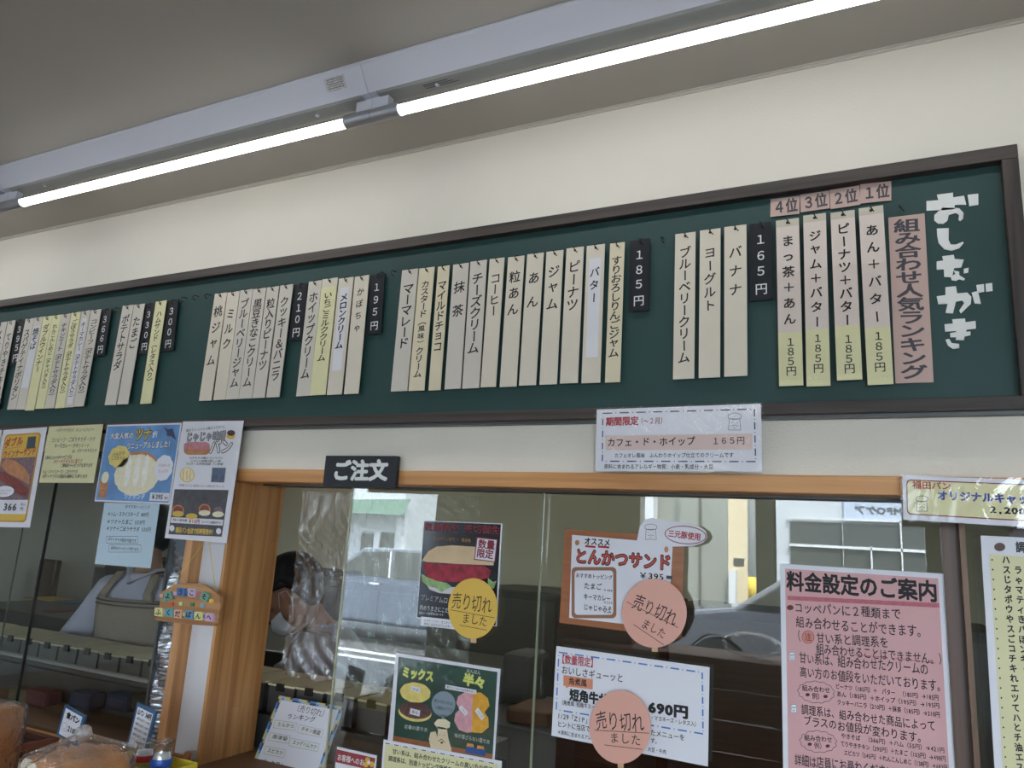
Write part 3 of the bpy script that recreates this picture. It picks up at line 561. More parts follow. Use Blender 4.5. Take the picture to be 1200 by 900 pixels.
# ------------------------------------------------------------------ notices on the serving window glass
yG = GY-.006
BK = mat('print_black', srgb(26, 28, 36), .25, coat=.6)
s = Sheet('poster', 'black burger poster with a white bordered stamp on the serving window glass', 'poster', (496.5, 610), (588.5, 613.5), (487, 724), y=yG, paper=WHT, rim=0)
s.shape([(.01, .008), (.985, .008), (.985, .992), (.01, .992)], BK, 1, uv=True)
s.text('数量限定 売切御免', (497.5, 617.4), (586.5, 621.5), 9.5, DRED, .012, 0, 2); s.text('コッペパン専門 × 黄金色', (508, 631), (552, 633.5), 4, GOLD, 0, 0, 2)
s.shape([(494.5, 657), (502, 646), (512, 640.5), (530, 639), (560, 641), (574, 646), (579, 656), (578.5, 662.5), (540, 661), (500, 658.5)], mat('print_bun_pale', srgb(216, 190, 152), .5, var=.1, vs=20), 2)
s.shape([(496, 661), (503, 659.5), (520, 661), (545, 661.5), (568, 663), (576, 669), (573, 677), (556, 681), (534, 682), (512, 681), (500, 676)], mat('print_roast_red', srgb(156, 44, 62), .5, var=.4, vs=60), 3)
s.shape([(494, 672), (500, 676), (513, 681), (524, 683), (530, 688), (524, 690), (518, 694), (511, 689), (502, 687), (495, 681)], mat('print_lettuce', srgb(146, 178, 120), .5, var=.3, vs=60), 4)
s.shape([(572, 677), (578, 682), (582, 681), (579, 690), (572, 688)], MATS['print_lettuce'], 4); s.shape([(500, 685), (530, 688), (550, 688), (540, 697), (515, 695), (504, 691)], mat('print_bottom_bun', srgb(206, 204, 210), .5), 3)
s.shape([(559, 629.5), (583.5, 632), (580.5, 659), (555.7, 656)], DRED, 5); s.shape([(560, 630.7), (582.5, 633), (579.7, 657.8), (557, 654.9)], WHT, 6)
s.text('数量', (560.8, 637.3), (580.6, 639.3), 10, DRED, .03, 0, 7); s.text('限定', (559, 648.2), (578.8, 650.3), 10, DRED, .03, 0, 7)
s.text('プレミアムロ', (493, 700), (525, 704), 7, mat('print_silver', srgb(180, 180, 186), .5), 0, 0, 2); s.text('肉のうまさにこだ', (491.8, 712), (526, 715.6), 6, WINK, 0, 0, 2); s.text('国産ローの香草添えロースト', (491, 718), (520, 720.6), 3, WINK, 0, 0, 2)
s = Sheet('caption_label', 'white two-line caption strip under the black burger poster', 'label', (493.5, 722.5), (535, 727), (493, 733), y=yG-.002, paper=WHT)
s.text('レタス・ソフト・オニオン・', (497, 726.8), (530, 730.5), 3.2, INK, 0, 0, 2); s.text('原料に含まれるアレルギー', (497, 731), (530, 734.8), 3.2, INK, 0, 0, 2)

SOY = mat('round_yellow_card', srgb(224, 186, 84), .5, coat=.1); SOP = mat('round_pink_card', srgb(222, 168, 152), .5, coat=.1)
def soldout(label, cx, cy, rx, ry, m, t1, u1, t2, u2, h1, h2):
    s = Sheet('sold_out_card', label, 'round card', (cx-rx, cy-ry), (cx+rx, cy-ry+4), (cx-rx, cy+ry), y=yG-.012, paper=m, build=False, group='round sold-out cards')
    s.shape(ell(cx, cy, rx, ry, 40), m, 1, 'disc', th=.0012)
    s.shape([(cx-3, cy+ry-1), (cx+4, cy+ry-.5), (cx+4, cy+ry+5), (cx-3, cy+ry+4.5)], mat('adhesive_tape', srgb(206, 168, 130), .4), 3, 'tape')
    s.text('売り切れ', *t1, h1, INK, -.006, .1, 6, .1); s.text('ました', *t2, h2, INK, -.006, .1, 6, .05); s.lines([u1, u2], .0011, INK, 6)
soldout('round yellow sold-out card over the black burger poster', 554.5, 713, 29, 35.5, SOY, ((530, 703), (577, 710)), ((527.8, 714.5), (580, 724)), ((541.7, 723.5), (571.7, 729.5)), ((539, 732.5), (571, 738.5)), 19, 12)
soldout('round pink sold-out card over the pork cutlet poster, upper one of the two pink', 767, 718.5, 38, 40.5, SOP, ((743, 703), (793, 727)), ((735, 705.5), (795, 735.5)), ((753, 729), (780, 745)), ((742.7, 731.7), (778, 755.5)), 19, 12)
soldout('round pink sold-out card over the white beef notice, lower one of the two pink', 727, 852, 36, 43, SOP, ((698, 843), (755, 847.5)), ((697, 855.5), (761, 859)), ((714, 864), (752, 868.5)), ((708.5, 872.7), (753, 878)), 21, 13)

BRP = mat('print_wood_brown', srgb(158, 98, 60), .5, coat=.3, var=.15, vs=9, stretch=(1, 1, 14))
s = Sheet('poster', 'pork cutlet sandwich poster with a brown wood border on the serving window', 'poster', (662, 620), (802, 629.5), (658.5, 730), y=yG, paper=BRP)
s.shape([(670.5, 626.7), (788.5, 637), (783, 737), (667, 724)], WHT, 1)
s.text('オススメ', (685, 634), (715.5, 636.6), 8.5, INK, .03, .04, 3); s.lines([((686, 640), (698, 641)), ((701, 640.5), (714, 641.5))], .004, RED, 2)
ORP = mat('print_salmon_red', srgb(206, 84, 70), .6)
s.text('とんかつサンド', (673.5, 651.5), (787, 660), 17, INK, .075, 0, 3, .0); s.text('とんかつサンド', (673.5, 651.5), (787, 660), 16.5, ORP, .02, 0, 4)
s.text('￥395', (748, 674), (778.5, 676.3), 8.6, INK, .02, 0, 3); s.shape([(781, 674.3), (788, 675), (788, 679), (781, 678.3)], INKG, 3)
s.ring([s_ for s_ in rrect(670, 664.5, 722.5, 724.5, 5, 5)], rrect(673.5, 668.5, 718.8, 720.5, 4, 4), mat('print_brown_line', srgb(150, 108, 84), .6), 3)
for t, a, b, h in (('おすすめトッピング', (675, 674), (718, 677), 5), ('たまご', (684.5, 686.2), (705.5, 688), 7.4), ('キーマカレー', (684, 699), (716, 701.8), 7), ('じゃじゃみそ', (684, 711.3), (717.5, 714.5), 7)): s.text(t, a, b, h, INK, .02, .05, 3)
for t, a, b in (('￥488', (707, 691.3), (718, 692.3)), ('￥533', (707, 705.6), (718, 706.6)), ('￥487', (707, 717.2), (717, 718))): s.text(t, a, b, 3.2, INKG, .01, 0, 3)
s.shape(ell(676.5, 636, 2.6, 3.2), BUNT, 3); s.shape(ell(781, 644, 2.4, 3.6), BUNT, 3)
s = Sheet('sticker', 'white oval sticker with red lettering overlapping the top of the cutlet poster', 'sticker', (745, 607), (832, 612), (744, 640), y=yG-.004, build=False)
s.shape([(746, 636), (750, 617), (756, 609), (764, 607), (774, 609), (800, 612), (818, 616), (827, 622), (829, 630), (824, 636), (812, 640), (790, 640.5), (765, 639)], WHT, 1, 'sticker_face', th=.0008)
s.ring(ell(803.5, 627, 24.5, 10.8, 27, .08), ell(803.5, 627, 23.5, 9.8, 27, .08), DRED, 5)
s.text('三元豚使用', (783, 625), (821.5, 629.8), 8, RED, .03, 0, 5); chef(s, 763, 624, 9, INKG, lw=.0008, layer=5)

BLD = mat('print_line_blue', srgb(74, 132, 200), .6)
s = Sheet('notice', 'white beef sandwich notice with a blue dashed border on the serving window', 'notice', (652, 757), (831.5, 782), (646, 862), y=yG, paper=WHT)
s.lines(dashes((655, 764.3), (823, 788), 9, .55)+dashes((823, 788), (824, 860), 5)+dashes((824, 860), (652, 831.5), 9)+dashes((652, 831.5), (655, 764.3), 4), .0028, BLD, 2, 'dashed_border')
s.text('【数量限定】', (654.5, 771.6), (700, 777.6), 10.5, RED, .02, 0, 3); s.text('おいしさギューッと', (658, 784.7), (731, 795.3), 9.5, INK, .01, .05, 3)
s.shape([(660.5, 791), (695, 796), (694.6, 808), (667, 804.6), (663, 806.5), (663.5, 804), (660.3, 803.5)], mat('print_salmon', srgb(216, 142, 112), .6), 2, 'speech_bubble'); s.text('角煮風', (666.6, 798), (688, 801), 8, INK, .02, 0, 3)
s.text('短角牛サンド', (667.6, 814.2), (737, 824), 13, INK, .05, 0, 3); s.text('690円', (759.5, 828.3), (807, 835.3), 14, INK, .06, 0, 3)
for t, a, b, h in (('（角煮風 短角牛スープ', (656, 822.6), (702, 829.6), 5.6), ('・マヨネーズ・レタス入）', (762, 840.5), (819, 849.4), 5.6), ('1/29「ZIP」', (653.4, 838.5), (692, 845), 7), ('ヒントに当店で', (653.4, 848), (692, 854.6), 7),
                   ('たメニューを', (762, 858.2), (803, 864.8), 7), ('す。', (762.5, 867.5), (773, 869.5), 6), ('＊原料に含まれるアレ', (653.6, 857.7), (693, 865), 5), ('大豆・牛肉', (759, 877.5), (781, 881.4), 5)): s.text(t, a, b, h, INK, .015, .04, 3)

GRB = mat('print_board_green', srgb(36, 74, 62), .4, coat=.4, var=.1, vs=20)
s = Sheet('poster', 'green mixing guide poster with two filled buns and a cook on the serving window', 'poster', (464, 765), (586.5, 784), (456.5, 868), y=yG, paper=WHT, rim=.002)
s.shape([(467.3, 769.6), (583, 787.5), (577.5, 884), (461, 862.5)], GRB, 1); s.shape([(461, 862), (577.5, 884), (577, 890), (460.4, 868)], BRP, 2)
YG = mat('print_lime_yellow', srgb(214, 222, 120), .6)
s.text('ミックス', (471.5, 787), (508.5, 793.3), 12, YG, .07, 0, 3); s.text('半々', (543, 795.5), (569, 801.5), 13, YG, .07, 0, 3); s.text('はんはん', (547, 785.8), (563.5, 788.6), 4.6, WINK, 0, 0, 3)
s.shape(ell(487, 811.5, 17.5, 11.5, 30, .12, .04, 9), LYEL, 3); s.shape(ell(486.5, 835, 19.5, 10.5, 30, .14), LYEL, 3); s.shape(ell(487, 832.5, 18.5, 9.5, 30, .14, .03, 11), mat('print_bean_brown', srgb(92, 62, 60), .6, var=.4, vs=160), 4)
for cx, cy, sgn in ((553, 823, 0),):
    s.shape([(554.5, 811), (545, 811), (537, 816), (535, 824), (539, 831), (534, 836), (532.5, 845), (538, 855), (547, 858.5), (553, 858)], mat('print_pink_spread', srgb(214, 160, 170), .6, var=.12, vs=90), 4)
    s.shape([(554.5, 811), (564, 811.5), (572, 818), (574, 827), (568, 834.5), (572.5, 841), (573, 852), (565, 859), (553, 858)], mat('print_orange_spread', srgb(226, 170, 56), .6, var=.12, vs=90), 4)
s.shape([(482.5, 803.5), (493.5, 806), (492.5, 812), (481.5, 809)], WHT, 6); s.text('つぶ', (483.5, 807), (491.5, 808.8), 3.6, INK, .01, 0, 7)
s.shape([(481.5, 829.5), (493, 832.5), (492, 839.5), (480.5, 836.5)], WHT, 6); s.text('あん', (483, 833.5), (491, 835.5), 3.8, INK, .01, 0, 7)
s.shape([(541, 826), (549, 834.5), (546, 839), (538, 830)], WHT, 6); s.shape([(560.5, 829), (568.5, 840), (565, 844), (557, 833)], WHT, 6)
s.text('いちご', (541, 829.5), (546.8, 835.8), 2.8, INK, 0, 0, 7); s.text('マンゴ', (560, 832.5), (566, 840.5), 2.8, INK, 0, 0, 7)
s.shape(ell(520, 825, 14, 15), mat('print_grey_blue', srgb(134, 152, 164), .6), 3); s.shape([(516, 838), (524, 838), (519, 842.5)], MATS['print_grey_blue'], 3)
s.text('組み合わせは', (509, 820.5), (531, 825), 4, INK, 0, 0, 4); s.text('２種類までです', (510, 828.5), (531, 832.6), 4, INK, 0, 0, 4)
s.shape([(522.5, 802), (558.8, 808.6), (558.5, 813.5), (522.3, 807)], WHT, 6); s.text('食パン・コッペは出来ません', (524, 804.8), (557.5, 811), 3, INK, .01, 0, 7)
s.text('定番の塗り方', (474, 851.3), (501.5, 855.4), 4.6, WINK, 0, .06, 3); s.text('味が混ざらない塗り方', (532.8, 861.4), (574.4, 869.6), 5, WINK, 0, .06, 3)
CK = mat('print_cook_cream', srgb(224, 208, 176), .6)
s.shape([(506, 880), (503, 866), (505, 858), (511, 857), (513, 864), (514, 852), (524, 853), (526, 866), (529, 876), (530, 885)], CK, 5, 'cook_figure'); s.shape(ell(519, 848.5, 8.5, 5.8, 24, .1, .14, 7), CREAMP, 6); s.shape([(513.5, 851), (524, 853), (523.6, 857), (513.5, 855)], CREAMP, 6)
s.lines([((515.6, 860), (515.6, 861.5)), ((521, 861), (521, 862.5)), ((514, 868.5), (518, 865.8)), ((518, 865.8), (522, 870))], .0012, INK, 7); s.shape(ell(518.3, 870, 1.6, 1.4, 10), DRED, 7)
s.shape([(546.5, 873.5), (569.5, 878), (569, 886), (546, 882)], mat('print_box_blue', srgb(40, 84, 150), .6), 5)
for c in ((551.5, 872.5), (563.5, 875)): s.shape([(c[0]-4.3, c[1]+2), (c[0]-3.6, c[1]-1.8), (c[0]+3.6, c[1]-.8), (c[0]+4.6, c[1]+3)], mat('print_orange', srgb(222, 150, 70), .6), 6)
s = Sheet('notice', 'pale yellow notice with a dashed border overlapping the bottom of the green mix poster', 'notice', (449.5, 866.5), (588, 892), (446, 915), y=yG-.004, paper=WHT)
s.shape([(.02, .1), (.975, .1), (.975, .95), (.02, .95)], YEL, 1, uv=True); s.lines(dashes((.02, .08), (.98, .08), 12, .5, True), .0016, INK, 2, 'dashed_border', uv=True)
s.text('甘い系は、組み合わせたクリームの高い方の価格', (460, 880.2), (578, 902.5), 6.2, INK, .02, .03, 2); s.text('調理系は、別途トッピング価格を', (455.3, 888.6), (530, 902.3), 6.2, INK, .025, .03, 2)
s = Sheet('notice', 'notice with a dark red heading band cut by the bottom edge of the photo', 'notice', (395, 875), (441.5, 885.5), (391.5, 915), y=yG-.001, paper=WHT)
s.shape([(394.8, 878), (440, 888.5), (437.5, 903), (393.3, 893)], mat('heading_band_red', srgb(150, 62, 70), .5), 1); s.text('お客様へのお', (395.5, 887), (427, 894), 7.6, WINK, .02, 0, 2)
for q in ((431, 890.5), (436, 895.5), (429, 896)): s.shape(ell(q[0], q[1], 3, 3.4, 8), YINK, 3)
s.shape(ell(432.5, 893.5, 2, 2.4, 8), WHT, 4)

# the big pink price notice
PKP = mat('pink_paper', srgb(214, 166, 168), .5, coat=.15, var=.03, vs=9)
s = Sheet('price_notice', 'big hand-written pink price notice with a white border on the serving window', 'notice', (914, 660.5), (1108.5, 672.5), (919.5, 925), y=yG, paper=WHT)
s.shape([(.033, .022), (.955, .022), (.955, .99), (.033, .99)], PKP, 1, uv=True)
HI = mat('marker_ink', srgb(40, 36, 40), .6)
s.text('料金設定のご案内', (921.6, 680.8), (1099, 694), 22, INK, .035, .02, 3)
s.lines([((923, 700.6), (1101, 709.5))], .0075, mat('crayon_red', srgb(190, 108, 120), .7, var=.15, vs=120), 2, 'underline_band')
for t, a, b, h in (('コッペパンに２種類まで', (930.5, 712), (1056, 720), 12), ('組み合わせることができます。', (932.5, 728.6), (1086, 741), 13), ('（', (930, 745), (938, 745.4), 12), ('甘い系と調理系を', (956.5, 747.4), (1041.5, 753.3), 12),
                   ('組み合わせることはできません。）', (956.5, 760.5), (1110, 773.5), 12), ('甘い系は、組み合わせたクリームの', (936.5, 771), (1088, 784.4), 12.5), ('高い方のお値段をいただいております。', (937, 787), (1108, 804.6), 12.5),
                   ('調理系は、組み合わせた商品によって', (939, 831.4), (1096.5, 851.5), 11.5), ('プラスのお値段が変わります。', (941.5, 844.3), (1086, 865.5), 11.5), ('詳細は店員にお尋ねください', (931, 890), (1048, 905), 13)):
    s.text(t, a, b, h, HI, .012, .07, 3)
for t, a, b in (('ピーナツ（185円）＋　バター　（185円）→185円', (979, 804), (1100, 818)), ('あん（185円）＋ホイップ（195円）→195円', (980.5, 813), (1101, 827.4)), ('クッキーバニラ（210円）＋抹茶（185円）→210円', (981, 822.6), (1101.5, 837.6)),
                ('やきそば　（366円）＋ハム（55円）→421円', (985.6, 862), (1107, 879.4)), ('てりやきチキン（395円）＋たまご（103円）→498円', (985, 871.2), (1108.4, 889.6)), ('エビカツ（545円）＋れんこんしめじ（138円）→683円', (989, 881.6), (1110.5, 899.6))):
    s.text(t, a, b, 6.2, HI, .02, .05, 3)
for cx, cy in ((956.5, 811), (959, 869)):
    s.poly(ell(cx, cy, 19.5, 11.5, 44, .1, .14, 13), .0008, INKG, 2, closed=True); s.text('組み合わせ', (cx-16.5, cy-4.7), (cx+16.5, cy-2), 6.6, HI, .015, .05, 3); s.text('例）', (cx-5, cy+4.4), (cx+8, cy+5.4), 7, HI, .015, .05, 3)
    for dx in (-10, 11): s.shape(ell(cx+dx, cy+4+dx*.1, 2.6, 2, 10), mat('print_choc_red', srgb(96, 50, 48), .6), 3)
s.shape(ell(926, 712, 4, 3, 16), MATS['print_choc_red'], 3); s.poly(ell(947, 746.5, 7, 7.4, 24), .0009, DRED, 3, closed=True); s.shape(ell(947, 746.5, 6.4, 6.8, 20), mat('print_tan', srgb(206, 140, 120), .6), 2); s.text('注', (943, 746.4), (951, 746.8), 8.6, DRED, .01, 0, 4)
for q in ((928.3, 769.3), (930.3, 830.6)): chef(s, q[0], q[1], 4.8, INKG, WHT, lw=.0006, layer=3)
for a, b in (((1000, 767), (1040, 770.5)), ((1046, 771.2), (1096, 777))): s.lines([(a, b)], .0008, RED, 3)

s = Sheet('topping_list', 'yellow topping list with a white border cut by the right photo edge', 'notice', (1149, 627.5), (1262, 633), (1171, 925), y=-.0, paper=WHT)
s.shape([(.085, .075), (.97, .085), (.97, .99), (.085, .99)], YEL, 1, uv=True)
s.shape(ell(1171.5, 641, 6.5, 5, 20), mat('print_coco', srgb(96, 76, 68), .6), 2); s.text('調', (1190, 641.2), (1201.5, 641.7), 12, INK, .03, 0, 2)
for i, t in enumerate(('ハ', 'スラ', 'じゃ', 'タマ', 'ポテ', 'ウィン', 'やき', 'スパ', 'ごぼ', 'コン', 'チキ', 'キ・', 'れ', 'エ', 'ツ', 'て', 'ハ', 'と', 'チ', '油', 'エ', 'ス')):
    y = 656+11.55*i; x = 1174+.78*i
    s.text(t[0], (x, y), (x+9.5, y+.4), 9, INK, .035, .03, 3)
    if len(t) > 1: s.text(t[1:], (x+13.5, y+.6), (x+13.5+9.5*len(t[1:]), y+1), 9, INK, .035, .03, 3)
    s.shape(ell(x-11.5, y, 1, 1.1, 8), INK, 3)

# leaning white list with a checked border, standing in front of the glass
a3 = P(327.5, 815, y=.185); d = ray(292, 903); t_ = (a3.x-CAM.x)/d.x; c3 = CAM+d*t_; b3 = P(403, 828.5, y=.185)
s = Sheet('sold_out_list', 'white list with a blue and yellow checked border leaning at the bottom of the window', 'notice', None, None, None, pts=(a3, b3, c3), paper=WHT, thick=.002)
CK4 = [mat('checked_blue', srgb(90, 142, 196), .5), mat('checked_navy', srgb(44, 74, 124), .5), mat('checked_yellow', srgb(214, 192, 100), .5), mat('checked_pale', srgb(160, 194, 220), .5)]
bw = .055
for k, m in enumerate(CK4):
    mb = MB(); r_ = random.Random(5+k)
    for i in range(22):
        for side in range(4):
            for row in range(2):
                if (i*7+side*3+row*5+i//3) % 4 != k: continue
                t0, t1 = i/22, (i+1)/22; w0, w1 = row*bw/2, (row+1)*bw/2
                q = {0: (t0, w0, t1, w1), 1: (t0, 1-w1, t1, 1-w0), 2: (w0, t0, w1, t1), 3: (1-w1, t0, 1-w0, t1)}[side]
                p = [s.uv(q[0], q[1]), s.uv(q[2], q[1]), s.uv(q[2], q[3]), s.uv(q[0], q[3])]
                mb.add([(x, -.0003-.00005*side, z) for x, z in p], [(0, 3, 2, 1)])
    mb.build('checked_border', m, s.o, kind='stuff')
s.text('〔売り切れ〕', (345, 829), (384, 837.5), 7.5, INKG, .0, .06, 2); s.text('ランキング', (336.5, 839), (370, 843.5), 6, INK, .01, .1, 2)
for t, a, b in (('とんかつ', (325.5, 848.5), (345, 851.5)), ('チキン南蛮', (353.5, 854), (376, 859.5)), ('唐津菊', (319.5, 863), (337.5, 866.5)), ('エッグハムカツ', (343.5, 869.5), (371.5, 876)), ('エビカツ', (314, 879), (332, 883))):
    s.shape([(a[0]-3, a[1]-4.6), (b[0]+3, b[1]-4), (b[0]+1, b[1]+5), (a[0]-5, a[1]+4.4)], WINK, 2, 'name_label'); s.poly([(a[0]-3, a[1]-4.6), (b[0]+3, b[1]-4), (b[0]+1, b[1]+5), (a[0]-5, a[1]+4.4)], .0005, INKG, 3, closed=True)
    s.text(t, a, b, 4.6, INK, .01, .05, 4)
s.text('プレミアム', (305, 893), (333, 899), 8, INK, .01, .1, 2)

# ------------------------------------------------------------------ beaded welcome sign hanging in front of the white panel
yW = -.05
s = Sheet('welcome_sign', 'small wooden welcome sign with coloured letter beads hanging on a yellow cord', 'sign', (190, 682), (262, 692), (186, 733), y=yW, build=False)
WSG = wood('sign_wood', srgb(190, 146, 100), srgb(160, 114, 72), 'x', .6)
s.shape([(187.3, 724), (190, 708), (191, 695), (203, 687), (216, 683), (239, 684), (250, 690), (260.5, 698.5), (261, 710), (258, 732), (256, 733.5), (222, 731.5), (187, 726.5)], WSG, 0, 'board', th=.008)
s.shape([(187, 723), (222, 726.5), (258, 729.5), (257.5, 733), (222, 731), (187, 726.5)], WSG, 26, 'ledge', th=.006)
bc = {k: mat('bead_'+k, v, .4) for k, v in dict(green=srgb(110, 160, 140), blue=srgb(70, 112, 170), lilac=srgb(196, 176, 200), yellow=srgb(226, 220, 150), teal=srgb(90, 160, 166), peach=srgb(222, 176, 150), sky=srgb(96, 150, 186), pink=srgb(206, 170, 206), red=srgb(206, 96, 76), leaf=srgb(70, 126, 82), gold=srgb(232, 200, 60), paleb=srgb(130, 190, 220), lime=srgb(200, 220, 150)).items()}
for t, cx, cy, c, r in (('よ', 202.5, 698, 'green', -.35), ('う', 217.5, 693.5, 'blue', 0), ('こ', 230.5, 694.5, 'lilac', 0), ('そ', 245, 699, 'green', .35),
                        ('ふ', 191.5, 717, 'yellow', 0), ('く', 203.5, 717.5, 'teal', 0), ('だ', 214, 719, 'peach', 0), ('ぱ', 226.8, 720, 'sky', 0), ('ん', 238, 721.5, 'yellow', 0), ('へ', 250.5, 723, 'pink', 0)):
    q = rrect(-4.6, -4.8, 4.6, 4.8, 1, 1, 2); q = [(cx+x*math.cos(r)-y*math.sin(r), cy+.09*x+x*math.sin(r)+y*math.cos(r)) for x, y in q]
    s.shape(q, bc[c], 27, 'bead', th=.007); s.text(t, (cx-3.2, cy-.2), (cx+3.2, cy+.4), 6.6, INK, .03, 0, 52)
for cx, cy, c in ((205, 707.5, 'red'), (216.3, 707.3, 'lime'), (229.3, 708.3, 'leaf'), (241.5, 709.5, 'paleb'), (238, 696, 'red'), (251.5, 704, 'gold'), (209.5, 695, 'pink'), (224, 694, 'blue'), (197, 702.5, 'teal'), (193.5, 698, 'peach'),
                  (197.5, 717, 'lilac'), (208.8, 718, 'lime'), (219.5, 719.5, 'gold'), (232, 721, 'teal'), (244, 722, 'blue')):
    s.shape(rrect(cx-2, cy-2.1, cx+2, cy+2.1, .6, .6, 1), bc[c], 27, 'small_bead', th=.004)
CORD = mat('yellow_cord', srgb(214, 190, 90), .6)
pA, pB, pT = s.L(204, 688), s.L(256, 692), s.L(237, 628)
MB().loft([(pA[0], -.009, pA[1]), (pT[0], .02, pT[1])], .0009, n=6).build('cord', CORD, s.o); MB().loft([(pB[0], -.009, pB[1]), (pT[0], .02, pT[1])], .0009, n=6).build('cord', CORD, s.o)

# ------------------------------------------------------------------ ceiling lights
WPAINT = mat('white_enamel', srgb(214, 216, 226), .35, spec=.4)
TUBE = mat('led_tube_diffuser', (1, 1, 1), .4, emit=TUBE_L); ALU = mat('tube_aluminium_back', srgb(200, 202, 204), .3, metal=.8)
SOCK = mat('silver_lamp_holder', srgb(176, 178, 182), .3, metal=.55)
def YD(dist): return CAM.y+dist
EH = (P(466, 131, z=ZC-.0925).x-P(403, 146, z=ZC-.0925).x)/2
def light(x0, x1, label, L=None, yc=None, zc=ZC, tube=TUBE, grp='ceiling tube lights'):
    yc = YD(1.166) if yc is None else yc
    o = empty('tube_light', ((x0+x1)/2, yc, zc), label=label, category='ceiling light', group=grp); h = (x1-x0)/2-.0006
    prof = [(-.062, 0), (-.0625, -.004), (-.058, -.007), (-.024, -.052), (.022, -.052), (.058, -.007), (.0625, -.004), (.062, 0)]
    MB().xprism(prof, -h, h).build('housing', WPAINT, o)
    MB().xprism([(-.024, -.0521), (-.019, -.056), (.017, -.056), (.022, -.0521)], -h+.02, h-.02).build('base_plate', mat('base_plate_grey', srgb(150, 152, 150), .5), o)
    zt = -.0925; e = EH
    def arc(r, a0, a1, n=18): return [(r*math.cos(math.radians(a0+(a1-a0)*i/n)), zt+r*math.sin(math.radians(a0+(a1-a0)*i/n))) for i in range(n+1)]
    MB().xprism(arc(.0125, -190, 10), -h+e, h-e).build('tube', tube, o, smooth=False)
    MB().xprism([(p[0]*.96, p[1]+.0002) for p in arc(.0125, 10, 170, 8)], -h+e, h-e).build('tube_back', ALU, o)
    for sg in (-1, 1):
        a, b = sorted((sg*h, sg*(h-e)))
        hd = MB().xprism([(.0152*math.cos(2*math.pi*i/24), zt+.0152*math.sin(2*math.pi*i/24)) for i in range(24)], a, b).build('lamp_holder', SOCK, o)
        MB().box(a+(.03 if sg > 0 else 0), b-(.03 if sg < 0 else 0), -.008, .010, zt+.012, -.054).build('holder_neck', WPAINT, hd)
        MB().lathe((sg*(h-.16), 0, -.056), [(.0001, -.003), (.004, -.0025), (.005, 0)], 10).build('screw_cap', WPAINT, o)
    return o, h
xm = P(431, 108.5, z=ZC-.052).x; xl = P(4, 222, z=ZC-.052).x; Lu = xm-xl
lights = []
for i, lab in ((-1, 'ceiling tube light cut by the left photo edge'), (0, 'ceiling tube light left of the middle seam with a small sticker on its housing'), (1, 'ceiling tube light right of the middle seam running out of the top of the photo'), (2, 'ceiling tube light beyond the top right corner of the photo')):
    lights.append(light(xm+(i-1)*Lu, xm+i*Lu, lab))
o, h = lights[1]
stk = mat('rating_sticker', srgb(196, 194, 196), .5, var=.3, vs=300)
def onside(x, w, v0, v1, name, m):   # on the slanted side of the housing
    a = Vector((0, -.058, -.007)); b = Vector((0, -.024, -.052)); n = Vector((0, -.8, -.6))*.0006
    p = [a.lerp(b, v0)+n, a.lerp(b, v1)+n]
    MB().add([(x-w/2, *p[0][1:]), (x+w/2, *p[0][1:]), (x+w/2, *p[1][1:]), (x-w/2, *p[1][1:])], [(0, 3, 2, 1)]).build(name, m, o)
onside(h-.075, .055, .12, .62, 'rating_sticker', stk)
for k in range(5): onside(h-.075, .044, .18+.08*k, .205+.08*k, 'print', INKG)
o, h = lights[2]
pr_ = MB()
for i in range(3): pr_.box(-h+.13, -h+.19+.01*i, -.010+.006*i, -.0085+.006*i, -.0566, -.0562)
pr_.build('print', INKG, o, kind='stuff')
for i_, lb in enumerate(('added unseen tube light above the customers, left one', 'added unseen tube light above the customers, middle one', 'added unseen tube light above the customers, right one')): light(-3.4+i_*1.6, -1.8+i_*1.6, lb, yc=-3.3, grp='added unseen tube lights of the rear row')  # unseen row added to brighten the customer side and the window notices
light(-4.2, -2.6, 'added unseen kitchen tube light above the left worker', yc=1.9, tube=mat('kitchen_fill_tube', (1, .97, .9), .4, emit=KITCHEN_L*15), grp='added unseen kitchen lights')  # this tube and the next are added out of view to light the kitchen
light(-2.2, -.6, 'added unseen kitchen tube light above the right worker', yc=1.9, tube=MATS['kitchen_fill_tube'], grp='added unseen kitchen lights')

# ------------------------------------------------------------------ glass case in the left opening
yCs = .045
xe = P(199, 660, y=yCs).x
o = empty('glass_case', (xe, yCs, .93), label='glass fronted food case with steel rails in the left opening', category='display case')
def cbox(name, m, x0, x1, y0, y1, z0, z1): return MB().box(x0-xe, x1-xe, y0-yCs, y1-yCs, z0-.93, z1-.93).build(name, m, o)
cbox('corner_post', STEEL, xe-.006, xe+.002, yCs-.008, yCs+.012, .93, 1.69)
crk = MB(); xs0, xs1 = xe+.003, xA0+.01
for j in range(161):
    for i in range(9): crk.v.append((xs0+(xs1-xs0)*i/8-xe, random.uniform(-.0016, .0016)+.003*math.sin(j*.21+i), 0+.76*j/160))
for j in range(160):
    for i in range(8): q = j*9+i; crk.f.append((q, q+1, q+10, q+9))
crk.build('foil_strip', mat('crinkled_foil', srgb(190, 196, 206), .25, metal=.85), o)
xj1, xj2 = P(38, 720, y=yCs).x, P(8, 700, y=yCs).x
cbox('case_glass', GLASS2, xj1+.002, xe-.006, yCs-.002, yCs+.002, .95, 1.69); cbox('case_glass', GLASS2, XL+.2, xj1-.002, yCs-.002, yCs+.002, .95, 1.69)
cbox('glass_joint', LBLACK, xj1-.0022, xj1+.0022, yCs-.004, yCs+.004, .95, 1.69); cbox('glass_edge', EDGED, xj2-.002, xj2+.002, yCs+.006, yCs+.01, .95, 1.69)
zr = 1.5-.277*(yCs+.02-CAM.y)
